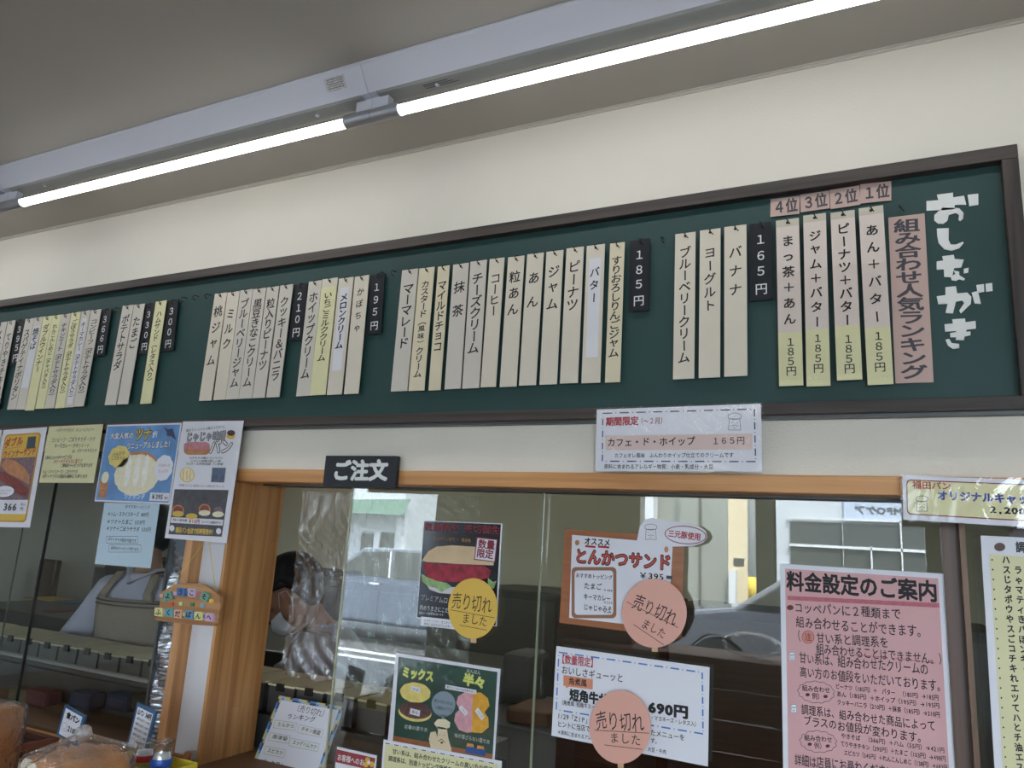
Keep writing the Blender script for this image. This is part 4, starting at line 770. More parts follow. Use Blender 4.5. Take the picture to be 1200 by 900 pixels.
cbox('rail', METAL, XL+.2, xe-.004, yCs+.004, yCs+.02, zr-.004, zr+.004); cbox('rail', STEEL, XL+.2, xe-.004, yCs+.004, yCs+.03, zr-.016, zr-.006)
# food tubs with cream lids in one long row behind the glass
LID = mat('cream_lid', srgb(204, 194, 160), .5, var=.05, vs=6); TUBM = mat('steel_tub', srgb(120, 122, 122), .35, metal=.8); CLIP = mat('black_clip', srgb(30, 28, 28), .5)
yb_, yf_ = .39, .215; zl = 1.5-.221*(yb_-CAM.y)
k = 0; x = -4.1; proto = None
places = ['at the far left', 'second from the left', 'left of the left worker', 'before the left worker', 'under the left worker', 'behind the case corner post']
while x < -1.02:
    w = .098
    if proto is None:
        proto = empty('food_tub', (x+w/2, (yb_+yf_)/2, zl), label='', category='food tub', group='food tubs with cream lids in the long row behind the glass')
        MB().box(-w/2+.004, w/2-.004, -.085, .085, -.075, -.006).build('tub', TUBM, proto)
        MB().box(-w/2+.001, w/2-.001, -.088, .088, -.006, 0).build('lid', LID, proto, bevel=.002)
        MB().box(-.012, .012, -.094, -.086, -.016, .003).build('clip', CLIP, proto); t_ = proto
    else:
        t_ = proto.copy(); COL.objects.link(t_); t_.location.x = x+w/2
        for c in list(proto.children):
            c2 = c.copy(); COL.objects.link(c2); c2.parent = t_
    t_.rotation_euler = (random.uniform(-.02, .02), 0, random.uniform(-.03, .03))
    t_['label'] = 'steel food tub with a cream lid in the long row behind the glass'
    x += w+.004; k += 1
struct(MB().box(XL, -.9, yf_-.02, yb_+.02, zl-.10, zl-.078).box(XL, -.9, yf_-.02, yf_+.0, .93, zl-.10), 'wall_counter_shelf', STEEL)
struct(MB().box(XL, -.9, yb_+.015, yb_+.025, .0, zl-.078), 'wall_counter_back', mat('counter_dark', srgb(56, 54, 52), .6))

# ------------------------------------------------------------------ kitchen furniture and things beyond the glass
DK = mat('dark_kitchen_unit', srgb(52, 52, 50), .5, var=.15, vs=3)
def item(name, label, cat, px0, px1, py0, py1, y, dy, m, bev=.01, zb=None, **k):
    a, b = P(px0, (py0+py1)/2, y=y), P(px1, (py0+py1)/2, y=y); z1, z0 = P((px0+px1)/2, py0, y=y).z, P((px0+px1)/2, py1, y=y).z
    z0 = z0 if zb is None else zb; c = Vector(((a.x+b.x)/2, y, z0)); o = MB().box(a.x-c.x, b.x-c.x, 0, dy, 0, z1-z0).build(name, m, None, bevel=bev, label=label, category=cat, **k); o.location = c; return o
zk = 1.5-.0642*(2.55-CAM.y)
for i, (xa_, xb_, zt_, lab) in enumerate(((-5.5, -4.6, zk-.02, 'at the far left'), (-4.55, -3.5, zk, 'behind the left worker'), (-3.45, -2.3, zk-.03, 'behind the wooden post'), (-2.25, -1.1, zk, 'behind the burger poster'), (-1.05, .4, zk, 'behind the white beef notice'), (.45, 1.6, zk, 'behind the topping list'))):
    o = empty('kitchen_cabinet', ((xa_+xb_)/2, 2.85, 0), label='dark kitchen cabinet against the back wall '+lab, category='cabinet', group='dark kitchen cabinets')
    w = (xb_-xa_)/2; MB().box(-w, w, -.3, .33, 0, zt_).build('body', DK, o, bevel=.01)
    for sgn in (-1, 1):
        dd = MB().box(min(sgn*.01, sgn*(w-.01)), max(sgn*.01, sgn*(w-.01)), -.315, -.3, .08, zt_-.05).build('door', mat('cabinet_door', srgb(70, 70, 66), .4), o); MB().box(sgn*.04-.008, sgn*.04+.008, -.34, -.315, .6, .75).build('handle', METAL, dd)
pf = Sheet('framed_picture', 'dark framed picture on the kitchen back wall behind the yellow notice', 'picture', (62, 545), (119, 536), (60, 590), y=YB-.0205, paper=mat('picture_frame_brown', srgb(66, 56, 46), .5), thick=.02, pname='frame')
pf.shape([(.08, .08), (.92, .08), (.92, .88), (.08, .88)], mat('picture_navy', srgb(40, 44, 60), .3), 4, 'picture', uv=True); pf.shape([(.2, .3), (.55, .3), (.6, .86), (.15, .86)], mat('picture_pale', srgb(170, 176, 200), .4), 5, 'picture_detail', uv=True)
item('wall_cabinet', 'beige wall cupboard edge on the kitchen wall at the far left', 'cupboard', -60, 8, 600, 665, 3.0, .15, mat('beige_cupboard', srgb(150, 148, 130), .6))
item('kitchen_table', 'dark steel kitchen table behind the workers', 'table', -60, 560, 752, 800, 1.2, .7, STEEL, zb=0)
ZT_ = P(250, 752, y=1.2).z+.001; ZCt = .92
item('storage_bin', 'yellow bin on the kitchen table at the far left', 'bin', 24, 56, 702, 716, 1.66, .2, mat('yellow_bin', srgb(190, 158, 60), .5), zb=ZT_)
item('storage_bin', 'blue bin left of the left worker', 'bin', 62, 84, 705, 728, 1.66, .2, mat('blue_bin', srgb(52, 92, 122), .5), zb=ZT_)
item('storage_bin', 'dark red box between the yellow and the blue bin', 'box', 48, 59, 716, 732, 1.3, .15, mat('dark_red_box', srgb(120, 56, 54), .5), zb=ZT_)
item('shelf_post', 'brown upright of the kitchen shelf at the left', 'shelf upright', 38, 58, 655, 745, 2.0, .05, mat('brown_upright', srgb(84, 66, 52), .5), zb=0)
item('apron_bag', 'black bag hanging on the kitchen wall behind the left worker', 'bag', 60, 77, 662, 735, 2.434, .1, mat('black_bag', srgb(22, 22, 26), .7), bev=.03)
item('phone', 'dark grey telephone on the kitchen wall left of the left worker', 'telephone', 85, 97, 662, 692, 2.474, .06, mat('telephone_grey', srgb(58, 58, 62), .4), bev=.01)
item('wall_notice', 'grey paper on the kitchen wall beside the telephone', 'paper', 98, 122, 664, 692, 2.5295, .005, mat('grey_notice', srgb(104, 102, 104), .6), bev=0)
a_ = P(560, 800, y=1.0).x; b_ = P(690, 800, y=1.0).x; MB().box(a_, b_, .9, 1.45, 0, ZCt).build('kitchen_cart', STEEL, None, label='low steel cart behind the panes between the posters', category='cart')
item('paper_bag', 'grey bag on the kitchen table between the glass pane edges', 'bag', 585, 622, 765, 812, 1.2, .2, mat('grey_bag', srgb(92, 90, 88), .7, bump=.5, bs=18), bev=.03, zb=ZCt)
item('bread_box', 'brown bread box on the kitchen table right of the grey bag', 'box', 592, 642, 832, 850, .95, .2, mat('brown_box', srgb(120, 76, 50), .6), zb=ZCt)
item('price_label', 'white upright label standing behind the window pane', 'label', 432, 446, 846, 890, .22, .002, WHT, bev=0)
for i, (px, c) in enumerate(((92, (62, 92, 140)), (135, (58, 86, 134)), (40, (150, 60, 70)), (20, (150, 140, 100)), (165, (96, 88, 70)))):
    item('food_pack', ['blue pack left of centre in the lower case', 'blue pack near the corner post in the lower case', 'red pack in the lower case', 'pale pack at the far left of the lower case', 'olive pack by the corner post of the lower case'][i], 'food pack', px-13, px+13, 806+px*.05, 828+px*.05, .12, .06, mat('pack_%d' % i, srgb(*c, .3), .7), bev=.012)

# ------------------------------------------------------------------ workers
def remeshed(mb, name, m, parent, vox, sm=4):
    o = mb.build(name, m, parent, smooth=True); r = o.modifiers.new('remesh', 'REMESH'); r.mode = 'VOXEL'; r.voxel_size = vox; r.use_smooth_shade = True
    q = o.modifiers.new('smooth', 'SMOOTH'); q.iterations = sm; q.factor = .5; return o
def person(label, base, face, head_c, lean, elbows, hands, shirtm, hat, hairm):
    """base: floor point; face: facing direction in plan; head_c: head centre; local frame: forward f, own left l"""
    f = Vector((face[0], face[1], 0)).normalized(); l = Vector((-f.y, f.x, 0)); b = Vector(base)
    root = empty('person', b, label=label, category='person')
    def Q(a, s_, z): return f*a+l*s_+Vector((0, 0, z))
    def U(v): return v  # local space equals world axes, origin at base
    hipz, chz, shz = .90, 1.20, 1.30
    ln = lambda z: lean*max(0, z-.9)/.42
    body = MB(); HC = Vector(head_c)-b; nb = Q(ln(1.33), 0, 1.335)
    hd = (HC-nb).normalized()
    body.loft([Q(0, 0, .84), Q(0, 0, .95), Q(ln(1.08), 0, 1.08), Q(ln(1.22), 0, 1.22), Q(ln(1.31), 0, 1.31), Q(ln(1.35), 0, 1.355)], [(.15, .10), (.15, .105), (.13, .10), (.155, .105), (.13, .08), (.05, .05)], side=l, n=20)
    body.loft([nb-hd*.03, nb+hd*.06, HC-hd*.03], [(.052, .056), (.047, .05), (.052, .058)], side=l, n=16)
    pitch = head_p = hat[1]; ff = (f*math.cos(pitch)-Vector((0, 0, 1))*math.sin(pitch)); uu = (f*math.sin(pitch)+Vector((0, 0, 1))*math.cos(pitch))
    if len(hat) > 2:
        rot = Matrix.Rotation(hat[2], 3, 'Z'); ff = rot @ ff; uu = rot @ uu; lh = rot @ l
    else: lh = l
    def H(a, s_, z): return HC+ff*a+lh*s_+uu*z
    def hb(mb, c, r, n=20, m=14):
        vs, fs = sphere((0, 0, 0), *r, n, m); mb.add([H(c[0]+v[0], c[1]+v[1], c[2]+v[2]) for v in vs], fs)
    hb(body, (-.008, 0, .025), (.096, .077, .092)); hb(body, (.02, 0, -.04), (.072, .06, .068)); hb(body, (.058, 0, -.075), (.03, .032, .028))
    hb(body, (.10, 0, -.012), (.018, .014, .026), 10, 8); hb(body, (.094, 0, .012), (.012, .01, .02), 8, 6); hb(body, (.088, 0, -.052), (.012, .024, .008), 10, 6)
    for sg in (-1, 1):
        hb(body, (-.002, sg*.078, -.008), (.018, .009, .032), 10, 8); hb(body, (.078, sg*.032, .012), (.014, .018, .010), 10, 6)
        sh = Q(ln(1.28), sg*.165, 1.275); e = Vector(elbows[0 if sg < 0 else 1])-b; h = Vector(hands[0 if sg < 0 else 1])-b; d = (h-e).normalized()
        body.loft([Q(ln(1.28), sg*.09, 1.285), sh, sh.lerp(e, .5), e, e.lerp(h, .35), h-d*.02, h+d*.012], [.055, .05, .043, .037, .039, .026, .027], side=f, n=14)
        lat = d.cross(Vector((0, 0, 1))).normalized(); up = lat.cross(d)
        body.loft([h-d*.01, h+d*.03, h+d*.075], [(.026, .018), (.038, .016), (.036, .013)], side=lat, n=12)
        for k, (o_, L_) in enumerate(((-.029, .062), (-.010, .072), (.010, .067), (.028, .052))):
            q = h+d*.068+lat*o_; body.loft([q, q+d*L_*.5-up*.006, q+d*L_*.85-up*.022, q+d*L_-up*.034], [.0088, .0082, .0075, .006], side=lat, n=8)
        q = h+d*.015+lat*(-sg*.026); body.loft([q, q+d*.025-lat*sg*.02-up*.008, q+d*.052-lat*sg*.026-up*.02], [.012, .0105, .008], side=lat, n=8)
        body.loft([Q(0, sg*.085, .92), Q(.01, sg*.09, .48), Q(0, sg*.095, .08)], [.085, .058, .04], side=l, n=12); body.loft([Q(-.06, sg*.095, .05), Q(.14, sg*.10, .045)], [(.04, .045), (.035, .03)], side=l, n=10)
    remeshed(body, 'body', mat('skin', srgb(160, 116, 92), .6), root, .0062, 3)
    eye = MB(); lid_ = MB()
    for sg in (-1, 1): hb(eye, (.0885, sg*.032, .004), (.004, .013, .006), 10, 6); hb(lid_, (.091, sg*.032, .028), (.005, .018, .0035), 10, 6)
    eye.build('eyes', mat('eye_dark', srgb(30, 24, 22), .3), root, True); lid_.build('eyebrows', mat('brow', srgb(40, 32, 28), .7), root, True)
    sm = MB(); sm.loft([Q(0, 0, .80), Q(0, 0, .95), Q(ln(1.08), 0, 1.08), Q(ln(1.22), 0, 1.22), Q(ln(1.30), 0, 1.295), Q(ln(1.34), 0, 1.335), Q(ln(1.35), 0, 1.352)], [(.19, .135), (.178, .13), (.165, .125), (.185, .128), (.16, .10), (.095, .075), (.07, .066)], side=l, n=24)
    for sg in (-1, 1):
        sh = Q(ln(1.28), sg*.165, 1.265); e = Vector(elbows[0 if sg < 0 else 1])-b
        sm.loft([Q(ln(1.28), sg*.07, 1.27), sh, sh.lerp(e, .45), sh.lerp(e, .92)], [(.075), (.074), (.076), (.086)], side=f, n=18)
    remeshed(sm, 'shirt', shirtm, root, .009, 3)
    cl = MB(); cl.loft([Q(ln(1.34)-.055, -.05, 1.365), Q(ln(1.34)+.03, -.062, 1.362), Q(ln(1.34)+.085, 0, 1.315), Q(ln(1.34)+.03, .062, 1.362), Q(ln(1.34)-.055, .05, 1.365)], [(.006, .018)]*5, side=(0, 0, 1), n=8); cl.build('collar', shirtm, root, True)
    tr = MB()
    for sg in (-1, 1): tr.loft([Q(0, sg*.07, .93), Q(0, sg*.085, .8), Q(.01, sg*.09, .45), Q(0, sg*.095, .08)], [.11, .10, .08, .065], side=l, n=14)
    remeshed(tr, 'trousers', mat('dark_trousers', srgb(52, 50, 54), .8), root, .012, 3)
    # apron panel wrapped round the front of the torso
    ap = MB(); N, M_ = 20, 14; APR = mat('taupe_apron', srgb(152, 132, 116), .8, bump=.2, bs=150)
    AT = 1.262
    def apt(u, z, off=.014):
        th = u; ra = .185; rb = .132+(.006 if z < .85 else 0)-max(0, z-1.2)*.15
        return Q(ln(z)+(rb+off)*math.cos(th)*1.0, (ra+off)*math.sin(th), z)
    for j in range(M_+1):
        z = .52+(AT-.52)*j/M_; wd = 1.3 if z < 1.0 else 1.3-.42*(z-1.0)/(AT-1.0)
        for i in range(N+1): ap.v.append(tuple(apt(-wd+2*wd*i/N, z)))
    for j in range(M_):
        for i in range(N): q = j*(N+1)+i; ap.f.append((q, q+1, q+N+2, q+N+1))
    a = ap.build('apron', APR, root, True); so_ = a.modifiers.new('solid', 'SOLIDIFY'); so_.thickness = .004
    for zz in (AT-.009, AT-.022):
        st = MB()
        for i in range(N+1): st.v += [tuple(apt(-.88+1.76*i/N, zz, .0175)), tuple(apt(-.88+1.76*i/N, zz-.005, .0175))]
        for i in range(N): st.f.append((2*i, 2*i+1, 2*i+3, 2*i+2))
        st.build('apron_stripe', INK, root)
    for sg in (-1, 1):
        st = MB().loft([apt(sg*.62, AT-.012, .012), apt(sg*.56, AT+.02, .002), Q(ln(1.3)+.06, sg*.085, 1.347), Q(ln(1.3)-.04, sg*.085, 1.342), Q(ln(1.25)-.12, sg*.07, 1.22)], [(.019, .004)]*5, side=l, n=8); st.build('apron_strap', APR, root, True)
    if hat[0] == 'cap':
        hm = MB(); vs, fs = sphere((0, 0, 0), .112, .092, .105, 28, 18)
        hm.add([H(v[0]-.014, v[1], max(v[2], -.035 if v[0] < .0 else .018)+.036) for v in vs], fs); hm.build('cap', mat('black_cap', srgb(30, 30, 34), .8), root, True)
    hr = MB(); vs, fs = sphere((0, 0, 0), .106, .087, .104, 28, 18)
    hr.add([H(v[0]-.014, v[1], (v[2] if v[0] < -.015 else max(v[2], .0+v[0]*.35))+.026) for v in vs], fs)
    hr.build('hair', hairm, root, True)
    # mask with ear loops
    mk = MB(); n1_, n2_ = 16, 10
    for j in range(n2_+1):
        ph = -1.15+1.5*j/n2_
        for i in range(n1_+1):
            th = -1.25+2.5*i/n1_; rr = .094 if j > 6 else .090
            mk.v.append(tuple(H(.016+rr*math.cos(th)*math.cos(ph*.55)+.014*max(0, math.cos(th))*math.cos((j-6)*.35), .072*math.sin(th), -.045+.055*math.sin(ph)*1.05)))
    for j in range(n2_):
        for i in range(n1_): q = j*(n1_+1)+i; mk.f.append((q, q+1, q+n1_+2, q+n1_+1))
    m_ = mk.build('mask', mat('white_mask', srgb(206, 208, 212), .8), root, True); so_ = m_.modifiers.new('solid', 'SOLIDIFY'); so_.thickness = .002
    for sg in (-1, 1):
        MB().loft([H(.04, sg*.072, -.015), H(.012, sg*.083, .022), H(-.014, sg*.086, .012), H(-.012, sg*.084, -.025), H(.03, sg*.07, -.075)], .0012, side=lh, n=6).build('ear_loop', MATS['white_mask'], m_, True)
    return root
w1 = P(163, 668, y=.585); hair = mat('black_hair', srgb(26, 22, 22), .5)
b1 = (w1.x+.10, .60, w1.z-1.352); hc1 = P(172, 628, y=.56)
person('worker in grey short sleeved shirt and taupe striped apron, head behind the blue price list', b1, (.12, -1), tuple(hc1), .05,
       (tuple(P(90, 757, y=.56)), (w1.x+.36, .58, w1.z-.33)), ((P(110, 790, y=.52).x+.04, .50, 1.04), (w1.x+.26, .50, 1.04)), mat('grey_lilac_shirt', srgb(186, 180, 194), .8, bump=.2, bs=90), ('hair', .35, -1.0), hair)
hc2 = P(345, 697, y=.56); b2 = (hc2.x+.21, .76, hc2.z-1.46)
person('worker in black cap and white mask looking down to the left behind the window', b2, (-.92, -.38), tuple(hc2), .19,
       ((hc2.x-.10, .66, hc2.z-.33), (hc2.x+.02, .60, hc2.z-.34)), ((hc2.x-.26, .50, 1.04), (hc2.x-.16, .49, 1.04)), mat('pale_grey_uniform', srgb(150, 148, 156), .8, bump=.2, bs=90), ('cap', .75), hair)

# ------------------------------------------------------------------ bread stand in front of the wall, bottom left
yL = -.50; zt = .93
tb = empty('bread_table', (-1.9, -.40, 0), label='wooden bread table below the left opening, almost hidden by crates', category='table')
MB().box(-1.0, .72, -.36, .36, zt-.04, zt).build('table_top', PINEX, tb, bevel=.003)
for sx in (-.95, .67):
    for sy in (-.31, .31): MB().box(sx-.03, sx+.03, sy-.03, sy+.03, 0, zt-.04).build('leg', PINEZ, tb)
CRM = mat('brown_crate_plastic', srgb(104, 58, 42), .45)
def crate(label, x0, x1, y0, y1, z0, h):
    o = empty('bread_crate', ((x0+x1)/2, (y0+y1)/2, z0), label=label, category='crate'); w, d_ = (x1-x0)/2, (y1-y0)/2
    MB().box(-w, w, -d_, d_, 0, .008).build('crate_base', CRM, o)
    MB().box(-w-.006, w+.006, -d_-.006, -d_+.008, h-.014, h).box(-w-.006, w+.006, d_-.008, d_+.006, h-.014, h).box(-w-.006, -w+.008, -d_, d_, h-.014, h).box(w-.008, w+.006, -d_, d_, h-.014, h).build('rim', CRM, o, bevel=.002)
    for nm, (a0, a1, fx) in dict(a=(-w, w, 1), b=(-d_, d_, 0)).items():
        for sg in (-1, 1):
            mb = MB(); n = int((a1-a0)/.035)
            for i in range(n+1):
                c = a0+(a1-a0)*i/n
                if fx: mb.box(c-.004, c+.004, sg*d_-.003, sg*d_+.003, .006, h-.012)
                else: mb.box(sg*w-.003, sg*w+.003, c-.004, c+.004, .006, h-.012)
            for zz in (.25*h, .5*h, .72*h):
                if fx: mb.box(a0, a1, sg*d_-.003, sg*d_+.003, zz-.004, zz+.004)
                else: mb.box(sg*w-.003, sg*w+.003, a0, a1, zz-.004, zz+.004)
            mb.build('lattice_side', CRM, o)
    return o
cz = P(35, 868, y=-.30); xcr = P(66, 862, y=-.25).x
crate('brown plastic bread crate holding the tall bagged loaf at the left edge', -2.02, xcr, -.60, -.25, zt, cz.z-zt)
BAG = clear('bread_bag_film', base=.025, boost=2.2, rough=.07, bump=.9, bs=30, haze=.03, hazecol=(.9, .9, .95))
CRUST = mat('bread_crust', srgb(188, 128, 66), .45, var=.35, vs=12, bump=.15, bs=120); CRUMB = mat('bread_crumb', srgb(232, 222, 200), .8, bump=.3, bs=160)
def superloft(mb, xs, prof, yc, zb, n=28, e=3.0):
    base = len(mb.v); k = len(xs)
    for x, (w, h) in zip(xs, prof):
        for j in range(n):
            th = 2*math.pi*j/n; c, s_ = math.cos(th), math.sin(th)
            mb.v.append((x, yc+w*math.copysign(abs(c)**(2/e), c), zb+h*(1+math.copysign(abs(s_)**(2/e), s_))))
    for i in range(k-1):
        for j in range(n): q = base+i*n; mb.f.append((q+j, q+(j+1) % n, q+n+(j+1) % n, q+n+j)[::-1])
    mb.f.append(tuple(base+j for j in range(n))); mb.f.append(tuple(base+(k-1)*n+j for j in range(n-1, -1, -1)))
    return mb
# loaf one: tall square loaf standing in the crate
c1 = P(-3, 850, y=-.40); ztop = P(5, 819, y=-.36).z
lo = empty('bread_loaf', (c1.x-.062, -.40, zt+.01), label='tall square brown loaf in a clear bag cut by the left photo edge', category='bread')
hh = (ztop-zt-.012)/2; lo.rotation_euler.z = .25
superloft(MB(), [-.062, -.058, -.03, 0, .03, .058, .062], [(.045, hh*.93), (.054, hh*.97), (.058, hh*1.0), (.058, hh*1.0), (.058, hh*1.0), (.054, hh*.97), (.045, hh*.93)], 0, 0, e=5).build('loaf', CRUST, lo, True)
superloft(MB(), [-.068, -.064, -.03, 0, .03, .064, .068], [(.05, hh*.97), (.06, hh*1.01), (.064, hh*1.03), (.064, hh*1.035), (.064, hh*1.03), (.06, hh*1.01), (.05, hh*.97)], 0, -.002, e=5).build('bag', BAG, lo, True)
# loaf two: round topped loaf lying in a gathered bag
c2 = P(93, 888, y=-.47); zt2 = P(96, 872, y=-.45).z; hz2 = .096; wL = .082; kxw = P(99, 858, y=-.45)
l2 = empty('bread_loaf', (c2.x, -.47, zt2-hz2), label='round topped brown loaf in a clear bag gathered into a knot on top', category='bread'); l2.rotation_euler.z = math.radians(76)
xa2, xb2 = c2.x-.10, c2.x+.10
xs = [-wL, -wL*.97, -wL*.55, -wL*.5, -wL*.45, 0, wL*.3, wL*.36, wL*.42, wL*.8, wL]
pr = [(.042, .041), (.050, .0465), (.053, .048), (.0515, .0465), (.053, .048), (.054, .049), (.053, .048), (.0515, .0465), (.053, .048), (.050, .046), (.036, .038)]
superloft(MB(), xs, pr, 0, 0, e=2.6).build('loaf', CRUST, l2, True)
superloft(MB(), [-wL-.002, -wL+.001], [(.043, .042), (.049, .0455)], 0, .000, e=2.6).build('cut_face', CRUMB, l2)
kx = .0; kz = P(98, 856, y=-.47).z-(zt2-hz2)
bg_ = MB(); R_, K_ = 72, 22; rr = random.Random(3); ph_ = [rr.uniform(-.5, .5) for _ in range(R_)]
for i in range(K_+1):
    t = i/K_
    for j in range(R_):
        th = 2*math.pi*j/R_; fold = math.sin(th*11+ph_[j // 6 * 6])*.5+math.sin(th*23+1)*.35+ph_[j]*.3
        if t < .55: q = t/.55; r = 1.0+.02*math.sin(q*3); z = hz2*.92*q; amp = .02
        else: q = (t-.55)/.45; r = (1-q)**1.15*1.0+.045; z = hz2*.92+(kz-hz2*.92)*(q**1.15); amp = .03+.20*q*(1-q)*2+.06*q
        r *= 1+amp*fold
        c, s_ = math.cos(th), math.sin(th)
        bg_.v.append((kx*max(0, (t-.55)/.45)+(wL+.012)*r*math.copysign(abs(c)**.75, c), .060*r*math.copysign(abs(s_)**.75, s_), z))
for i in range(K_):
    for j in range(R_): q = i*R_+j; bg_.f.append((q, i*R_+(j+1) % R_, (i+1)*R_+(j+1) % R_, q+R_))
bg_.build('bag', BAG, l2, True)
kn = MB(); kn.ball((kx, 0, kz-.003), (.0145, .013, .012), 24, 16); kr = random.Random(4)
kn.v = [(kx+(v[0]-kx)*q, v[1]*q, kz-.003+(v[2]-kz+.003)*q) for v in kn.v for q in (kr.uniform(.86, 1.14),)]
kn.build('knot', clear('bag_knot_film', base=.10, boost=1.6, rough=.12, bump=.8, bs=60, haze=.22, hazecol=(.85, .85, .88)), l2, True)
crate('brown plastic bread crate below the loaf with the knotted bag', xa2-.02, xb2+.02, -.60, -.34, zt, zt2-hz2-zt-.002)
# price signs in blue frames
BLF = mat('blue_sign_frame', srgb(48, 92, 132), .4)
def blue_sign(label, TL, TR, BL, y, fn):
    s = Sheet('price_sign', label, 'price sign', TL, TR, BL, y=y, paper=BLF, thick=.006, pname='frame')
    s.shape([(.09, .07), (.91, .07), (.91, .93), (.09, .93)], WHT, 1, 'sign_paper', uv=True)
    MB().box(s.W*.46, s.W*.54, .004, .010, -s.H*1.9, -s.H*.6).build('stand', BLF, s.o); fn(s)
def f1(s):
    s.text('食パン', (.2, .25), (.85, .25), .2, INK, .05, 0, 2, uv=True); s.text('210円', (.42, .62), (.92, .62), .2, INK, .04, 0, 2, uv=True); s.poly(rrect(.14, .52, .38, .76, .05, .05), .0006, INKG, 2, closed=True, uv=True)
    s.lines([((.2, .6), (.22, .62)), ((.3, .6), (.32, .62)), ((.2, .69), (.32, .69))], .0006, INKG, 2, uv=True)
def f2(s):
    s.text('山パン 340円', (.14, .16), (.88, .16), .12, INK, .05, 0, 2, uv=True)
    for i in range(4): s.text('一般的な山型パン%s枚切' % '４６８９'[i], (.13, .30+.115*i), (.88, .30+.115*i), .055, INK, .015, .05, 2, uv=True)
    s.poly(rrect(.15, .74, .36, .88, .04, .02), .0006, INKG, 2, closed=True, uv=True); s.text('300円', (.5, .76), (.85, .76), .055, INK, .01, 0, 2, uv=True); s.text('350円', (.5, .87), (.85, .87), .055, INK, .01, 0, 2, uv=True)
blue_sign('small blue framed price sign for square bread behind the knotted bag', (76, 826), (99.5, 839), (66.5, 861), -.29, f1)
blue_sign('tall blue framed price sign for round topped bread right of the knotted bag', (161, 823.5), (182.5, 834), (141, 873), -.29, f2)
# yellow tray with the two small glass jars
yt = -.33; zb_j = P(178, 906, y=yt).z; ty = zb_j+.022; tx0, tx1 = P(141, 896, y=yt).x, P(211, 896, y=yt).x
YT = mat('yellow_tray', srgb(214, 194, 60), .4)
o = empty('yellow_tray', ((tx0+tx1)/2, yt, ty-.026), label='small yellow tray holding two glass jars at the foot of the wooden post', category='tray'); w = (tx1-tx0)/2
MB().box(-w, w, -.045, .045, 0, .003).box(-w, w, -.045, -.042, 0, .026).box(-w, w, .042, .045, 0, .026).box(-w, -w+.003, -.045, .045, 0, .026).box(w-.003, w, -.045, .045, 0, .026).build('tray_body', YT, o, bevel=.001)
st_ = MB().box((tx0+tx1)/2-w+.01, (tx0+tx1)/2+w-.01, yt+.0, yt+.035, zt, ty-.0265).build('tray_box', mat('brown_carton', srgb(130, 92, 60), .7), None, label='brown carton under the yellow tray', category='box')
JG = clear('jar_glass', base=.03, boost=1.3, tint=(.93, .95, .97))
for px, c, lab in ((168, RED, 'small glass jar with a red band in the yellow tray'), (189, mat('jar_blue', srgb(44, 84, 170), .4), 'small glass jar with a blue band in the yellow tray')):
    p = P(px, 893, y=yt+(.01 if px < 170 else -.005)); hj = P(px, 867, y=p.y).z-zb_j
    j = empty('glass_jar', (p.x, p.y, zb_j), label=lab, category='jar'); r = (P(px+10, 880, y=p.y).x-P(px-10, 880, y=p.y).x)/2*.86
    prof = [(r*.7, .001), (r*.95, .003), (r, hj*.15), (r, hj*.5), (r*.82, hj*.68), (r*.72, hj*.8), (r*.78, hj*.92), (r*1.0, hj), (r*.96, hj+.0005), (r*.74, hj*.92), (r*.68, hj*.8), (r*.78, hj*.68), (r*.95, hj*.5), (r*.95, hj*.15), (r*.66, .005)]
    MB().lathe((0, 0, 0), prof, 28).build('glass', JG, j, True); MB().lathe((0, 0, 0), [(r*1.01, hj*.30), (r*1.03, hj*.31), (r*1.03, hj*.52), (r*1.01, hj*.53)], 28).build('band', c, j, True)
    MB().lathe((0, 0, 0), [(.0001, .004), (r*.85, .004), (r*.88, hj*.48), (r*.68, hj*.64), (.0001, hj*.66)], 20).build('powder', mat('white_powder', srgb(226, 224, 222), .9), j, True)
# small wooden stand beside the post
wx0, wx1 = P(199, 884, y=-.06).x, P(225, 884, y=-.06).x; wz = P(212, 883, y=-.06).z
o = empty('wooden_rack', ((wx0+wx1)/2, -.06, zt), label='small brown wooden rack with a rounded upright beside the post foot', category='rack'); w = (wx1-wx0)/2
RW = wood('rack_wood', srgb(168, 112, 70), srgb(130, 82, 48), 'x', .5)
MB().box(-w, w*.5, -.012, .0, wz-zt-.05, wz-zt).build('rail', RW, o, bevel=.002)
MB().loft([(w*.78, -.006, 0), (w*.78, -.006, wz-zt+.004), (w*.78, -.006, wz-zt+.010)], [.0095, .0095, .005], n=14).build('upright', RW, o, True); MB().box(-w, -w+.018, -.012, 0, 0, wz-zt-.02).build('upright', RW, o)

# ------------------------------------------------------------------ the customer side behind the photographer (seen mirrored in the glass)
dvs = 4.4; a_ = RV(655, 740, dvs); b_ = RV(915, 780, dvs)
o = empty('wooden_shelf_unit', ((a_.x+b_.x)/2, a_.y, 0), label='reddish brown wooden shelf unit mirrored in the serving window', category='shelf'); w = (b_.x-a_.x)/2; zt_ = 1.5-.125*dvs
RB = wood('red_brown_board', srgb(196, 134, 106), srgb(160, 102, 78), 'x', .5)
for i in range(6): MB().box(-w, w, -.03, 0, zt_-.16*(i+1)+.006, zt_-.16*i).build('board', RB, o, bevel=.003)
MB().box(-w, w, -.45, -.03, zt_-.02, zt_).build('top_board', RB, o, bevel=.003)
for sx in (-w, w-.03): MB().box(sx, sx+.03, -.45, -.031, 0, zt_-.02).build('side_board', RB, o)
q = RV(880, 770, dvs+.2); MB().ball((q.x, q.y, zt_+.07), (.17, .12, .07), 20, 10).build('bread_bag', BAG, None, True, label='clear bag lying on the mirrored wooden shelf unit', category='bag')
